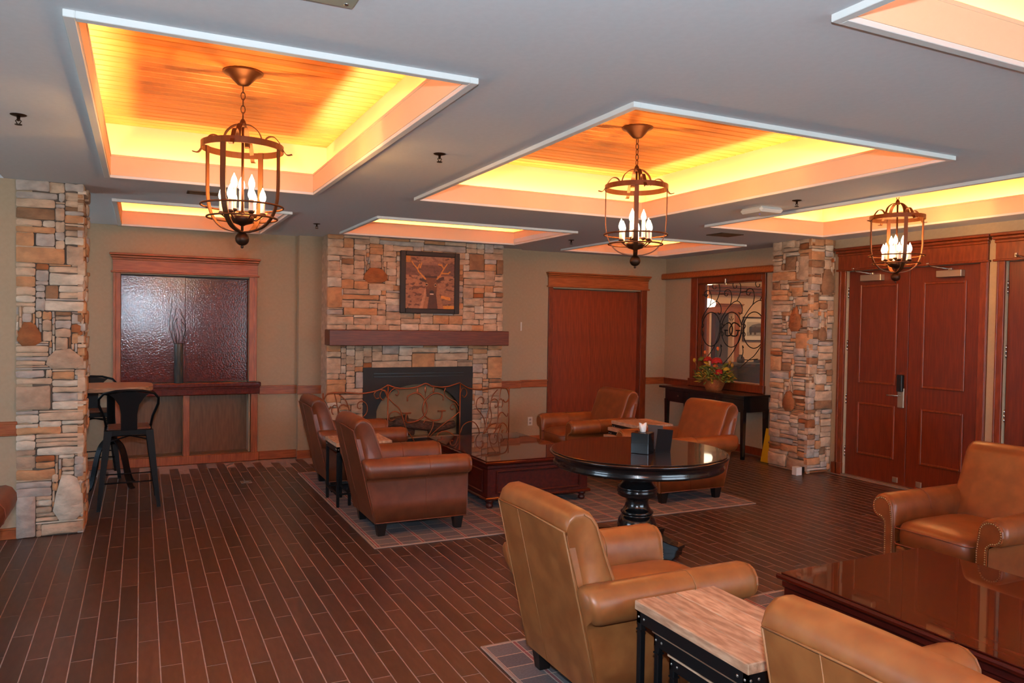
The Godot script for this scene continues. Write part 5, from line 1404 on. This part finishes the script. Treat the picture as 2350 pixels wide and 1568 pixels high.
# ---------------------------------------------------------------- flowers, signs and fittings
func make_small() -> void:
	var p := thing("framed_painting", v3(3.09, 1.70, -8.585), "dark framed painting of an antlered deer hung on the fireplace stone", "painting")
	var fr := mb(); fr.box(v3(2.722, 1.700, -8.60), v3(2.785, 2.43, -8.56), 0.006); fr.box(v3(3.400, 1.700, -8.60), v3(3.462, 2.43, -8.56), 0.006); fr.box(v3(2.785, 1.700, -8.60), v3(3.400, 1.757, -8.56), 0.006); fr.box(v3(2.785, 2.375, -8.60), v3(3.400, 2.43, -8.56), 0.006); part("frame", fr, "frame_dark", p)
	var bk := mb(); bk.box(v3(2.77, 1.74, -8.60), v3(3.41, 2.39, -8.58)); part("backing", bk, "frame_dark", p)
	sheet("canvas", deer_picture(), v3(3.0925, 2.066, -8.578), Vector2(0.618, 0.62), p)
	# flower arrangement
	var at := v3(6.66, 0.772, -7.68)
	var f := thing("flower_basket", at, "basket of red, yellow and green artificial flowers on the black console", "flowers")
	var b := mb(); b.lathe(at, [Vector2(0.09, 0), Vector2(0.10, 0.004), Vector2(0.135, 0.09), Vector2(0.155, 0.17), Vector2(0.165, 0.18), Vector2(0.15, 0.182), Vector2(0.12, 0.1)], 20); part("basket", b, "basket", f)
	var ca := mb()
	var dir := v3(0.64, 0, -0.77)
	for k in 260:
		var a := rng.randf() * TAU
		var r := sqrt(rng.randf()) * 0.25
		var hh := 0.12 + 0.30 * (1.0 - r / 0.34) * rng.randf()
		var c := at + v3(cos(a) * r * 0.7, hh, sin(a) * r * 1.05)
		var d := v3(cos(a) + rng.randf_range(-0.7, 0.7), rng.randf_range(-0.5, 0.8), sin(a) + rng.randf_range(-0.7, 0.7)).normalized()
		var s := d.cross(v3(rng.randf_range(-1, 1), 1, rng.randf_range(-1, 1))).normalized()
		var l := rng.randf_range(0.06, 0.11)
		var up := d.cross(s) * l * 0.12
		var lf := mb()
		lf.loft([PackedVector3Array([c, c + s * 0.002, c + up * 0.1]), PackedVector3Array([c + d * l * 0.35 - s * l * 0.25, c + d * l * 0.35 + s * l * 0.25, c + d * l * 0.35 + up]), PackedVector3Array([c + d * l * 0.7 - s * l * 0.2, c + d * l * 0.7 + s * l * 0.2, c + d * l * 0.7 + up]), PackedVector3Array([c + d * l, c + d * l + s * 0.002, c + d * l + up * 0.3])], 1)
		part("leaf", lf, ["leaf_olive", "leaf_green", "leaf_amber", "leaf_olive", "petal_yellow"][rng.randi_range(0, 4)], f)
	for q in [[-0.16, 0.37, 0.085, "petal_red", 0.05], [0.09, 0.36, 0.10, "petal_red", -0.05], [0.13, 0.22, 0.09, "petal_red", -0.05], [-0.24, 0.37, 0.075, "leaf_olive", 0.03], [-0.10, 0.27, 0.06, "leaf_green", -0.1], [0.20, 0.27, 0.06, "petal_yellow", 0.0], [0.0, 0.15, 0.06, "leaf_amber", -0.13], [0.0, 0.30, 0.05, "petal_orange", 0.02]]:
		var c := at + v3(q[4] * 1.0, q[1], q[0] * 1.15)
		var bl := mb()
		for k in 26:
			var a := k * 2.39996
			var e := 0.25 + 1.15 * float(k) / 26
			var d := v3(cos(a) * sin(e), cos(e) * 0.9 + 0.1, sin(a) * sin(e))
			bl.xf = Transform3D(Basis.looking_at(-d, v3(0.1, 0.9, 0.3)), c + d * q[2] * 0.55)
			bl.ball(Vector3.ZERO, v3(q[2] * 0.36, q[2] * 0.33, q[2] * 0.16), 6, 4)
		part("bloom", bl, q[3], f)
	for q in [[-0.17, 0.47, "petal_orange"], [0.055, 0.53, "petal_orange"], [-0.36, 0.36, "petal_yellow"], [0.26, 0.36, "leaf_amber"], [0.30, 0.33, "leaf_amber"], [-0.32, 0.17, "leaf_amber"]]:
		var c := at + v3(0, q[1], q[0] * 1.1)
		var sm := mb(); sm.tube(PackedVector3Array([at + v3(0, 0.15, q[0] * 0.3), at + v3(0, lerpf(0.15, q[1], 0.6), q[0] * 0.9), c]), 0.003, 5)
		var s := part("stem", sm, "leaf_olive", f)
		var bd := mb(); bd.ball(c + v3(0, 0.01, 0), v3(0.02, 0.028, 0.02), 8, 6); part("bud", bd, q[2], s)
	# ceiling sprinklers
	for q in [[-0.533, -4.374, "sprinkler head at the far left, above the wall stub"], [1.546, -4.156, "sprinkler head between the two large coffers"], [1.589, -7.773, "sprinkler head between the two small far coffers on the left"], [4.466, -7.633, "sprinkler head before the closet doors"], [4.50, -4.30, "sprinkler head right of the white ceiling box"]]:
		var s := v3(q[0], YC, q[1])
		var o := thing("sprinkler", s, "dark ceiling " + q[2], "sprinkler", "ceiling sprinklers")
		var e := mb(); e.lathe(s, [Vector2(0.0, -0.006), Vector2(0.022, -0.007), Vector2(0.034, -0.003), Vector2(0.036, 0.0)], 18); part("escutcheon", e, "dark_bronze", o)
		var h := mb(); h.lathe(s, [Vector2(0.008, -0.022), Vector2(0.006, -0.03), Vector2(0.009, -0.005)], 8)
		for sg: float in [-1.0, 1.0]: h.tube(PackedVector3Array([s + v3(0, -0.02, 0), s + v3(sg * 0.012, -0.03, 0), s + v3(sg * 0.004, -0.045, 0)]), 0.0025, 5)
		h.lathe(s, [Vector2(0.0, -0.05), Vector2(0.016, -0.049), Vector2(0.016, -0.046), Vector2(0.0, -0.045)], 12, -1); part("deflector", h, "dark_bronze", o)
	# vents
	for q in [[0.315, 0.62, -6.28, -6.42, "brown ceiling vent before the small far left coffer"], [5.40, 5.70, -6.16, -6.40, "square brown ceiling vent near the far stone column"]]:
		var o := thing("ceiling_vent", v3((q[0] + q[1]) / 2, YC, (q[2] + q[3]) / 2), q[4], "vent", "ceiling vents")
		var fm := mb(); fm.box(v3(q[0], YC - 0.008, q[3]), v3(q[1], YC, q[3] + 0.018), 0.002); fm.box(v3(q[0], YC - 0.008, q[2] - 0.018), v3(q[1], YC, q[2]), 0.002); fm.box(v3(q[0], YC - 0.008, q[3]), v3(q[0] + 0.018, YC, q[2]), 0.002); fm.box(v3(q[1] - 0.018, YC - 0.008, q[3]), v3(q[1], YC, q[2]), 0.002); part("vent_frame", fm, "vent_brown", o)
		var n := int((q[2] - q[3] - 0.036) / 0.018)
		for k in n:
			var s := mb(Transform3D(Basis(Vector3(1, 0, 0), 0.6), v3(0, YC - 0.005, q[3] + 0.024 + k * 0.018))); s.box(v3(q[0] + 0.018, -0.001, -0.007), v3(q[1] - 0.018, 0.001, 0.007)); part("slat", s, "vent_brown", o)
	var pa := thing("ceiling_cover", v3(0.28, YC, -2.05), "flat beige ceiling panel at the top edge of the view", "panel")
	var pb := mb(Transform3D(Basis(Vector3.UP, 0.0), Vector3.ZERO)); pb.box(v3(0.0, YC - 0.014, -2.345), v3(0.585, YC, -1.76), 0.006); part("panel_face", pb, "beige_panel", pa)
	var sw := mb()
	for q: Vector2 in [Vector2(0.555, -2.315), Vector2(0.03, -2.315), Vector2(0.03, -1.79), Vector2(0.555, -1.79)]: sw.lathe(v3(q.x, YC - 0.017, q.y), [Vector2(0.0, 0), Vector2(0.007, 0.0), Vector2(0.008, 0.004)], 10)
	part("screw", sw, "chrome", pa)
	var ap := thing("access_point", v3(4.57, YC, -4.74), "white rounded ceiling box with a small blue light", "wireless box")
	var ab := mb(); ab.box(v3(4.445, YC - 0.045, -4.865), v3(4.695, YC - 0.001, -4.615), 0.02); part("case", ab, "white_plastic", ap)
	var al := mb(); al.lathe(v3(4.56, YC - 0.046, -4.75), [Vector2(0.0, -0.001), Vector2(0.005, 0.0), Vector2(0.005, 0.002)], 8); part("led", al, "blue_led", ap)
	# wall plates
	var ou := thing("wall_outlet", v3(4.697, 0.288, ZB), "white wall outlet low on the wall right of the fireplace", "outlet")
	var ob := mb(FB); ob.box(v3(4.662, 0.231, 0), v3(4.732, 0.345, 0.006), 0.002); part("cover_plate", ob, "white_plastic", ou)
	for y: float in [0.265, 0.311]:
		var os := mb(FB); os.box(v3(4.682, y - 0.014, 0.006), v3(4.712, y + 0.014, 0.009), 0.002); part("socket", os, "grey_plastic", ou)
	var th := mb(FB); th.box(v3(4.486, 1.50, 0.02), v3(4.508, 1.615, 0.092), 0.003)
	solo("wall_switch", th, "white_plastic", "white switch plate on the edge of the chimney breast, right of the mantel", "switch")
	var gh := mb(FB)
	var fb2 := thing("floor_box", v3(0.935, 0, -7.818), "small metal floor outlet cover set in the aisle tiles", "floor outlet")
	var f1 := mb(); f1.box(v3(0.885, 0.0, -7.87), v3(0.985, 0.004, -7.77), 0.0015); part("cover", f1, "steel_plate", fb2)
	var f2 := mb(); f2.box(v3(0.91, 0.004, -7.845), v3(0.96, 0.006, -7.795), 0.001); part("lid", f2, "grey_plastic", fb2)
	var dsp := thing("door_holder", v3(6.40, 0, -6.03), "small white and black device on the floor at the far column's foot", "door holder")
	var d1 := mb(); d1.box(v3(6.36, 0.0, -6.06), v3(6.44, 0.09, -5.99), 0.004); part("case", d1, "white_plastic", dsp)
	var d2 := mb(); d2.box(v3(6.44, 0.02, -6.045), v3(6.49, 0.085, -6.0), 0.004); part("magnet", d2, "lock_black", dsp)
	var ws := thing("floor_sign", v3(6.70, 0, -6.74), "yellow folding floor sign tucked behind the far stone column", "floor sign")
	for s: float in [-1.0, 1.0]:
		var m := mb(Transform3D(Basis(Vector3.UP, 0.0), v3(6.75, 0, -6.71)) * Transform3D(Basis(Vector3(0, 0, 1), s * 0.2), v3(s * 0.12, 0, 0)))
		m.box(v3(-0.006, 0, -0.09), v3(0.006, 0.40, 0.09), 0.003)
		part("sign_leaf", m, "yellow_plastic", ws)

func _ready() -> void:
	rng.seed = 20240611
	make_view()
	make_materials()
	make_shell()
	for c in COFFERS: make_coffer(c[0], c[1], c[2], c[3], c[4])
	make_doors()
	make_stone()
	make_window_beyond()
	make_rugs()
	make_chairs()
	make_tables()
	make_console()
	make_bar()
	make_screen()
	var l := make_lantern(v3(0.495, 2.937, -4.38))
	l.set_meta("label", "iron lantern chandelier hanging from the left coffer over the aisle")
	var l2 := make_lantern(v3(3.02, 2.937, -4.30)); l2.set_meta("label", "iron lantern chandelier above the round black table"); l2.set_meta("group", "iron lanterns")
	var l3 := make_lantern(v3(5.70, 2.937, -4.35)); l3.set_meta("label", "iron lantern chandelier in front of the double doors"); l3.set_meta("group", "iron lanterns")
	l.set_meta("group", "iron lanterns")
	make_small()
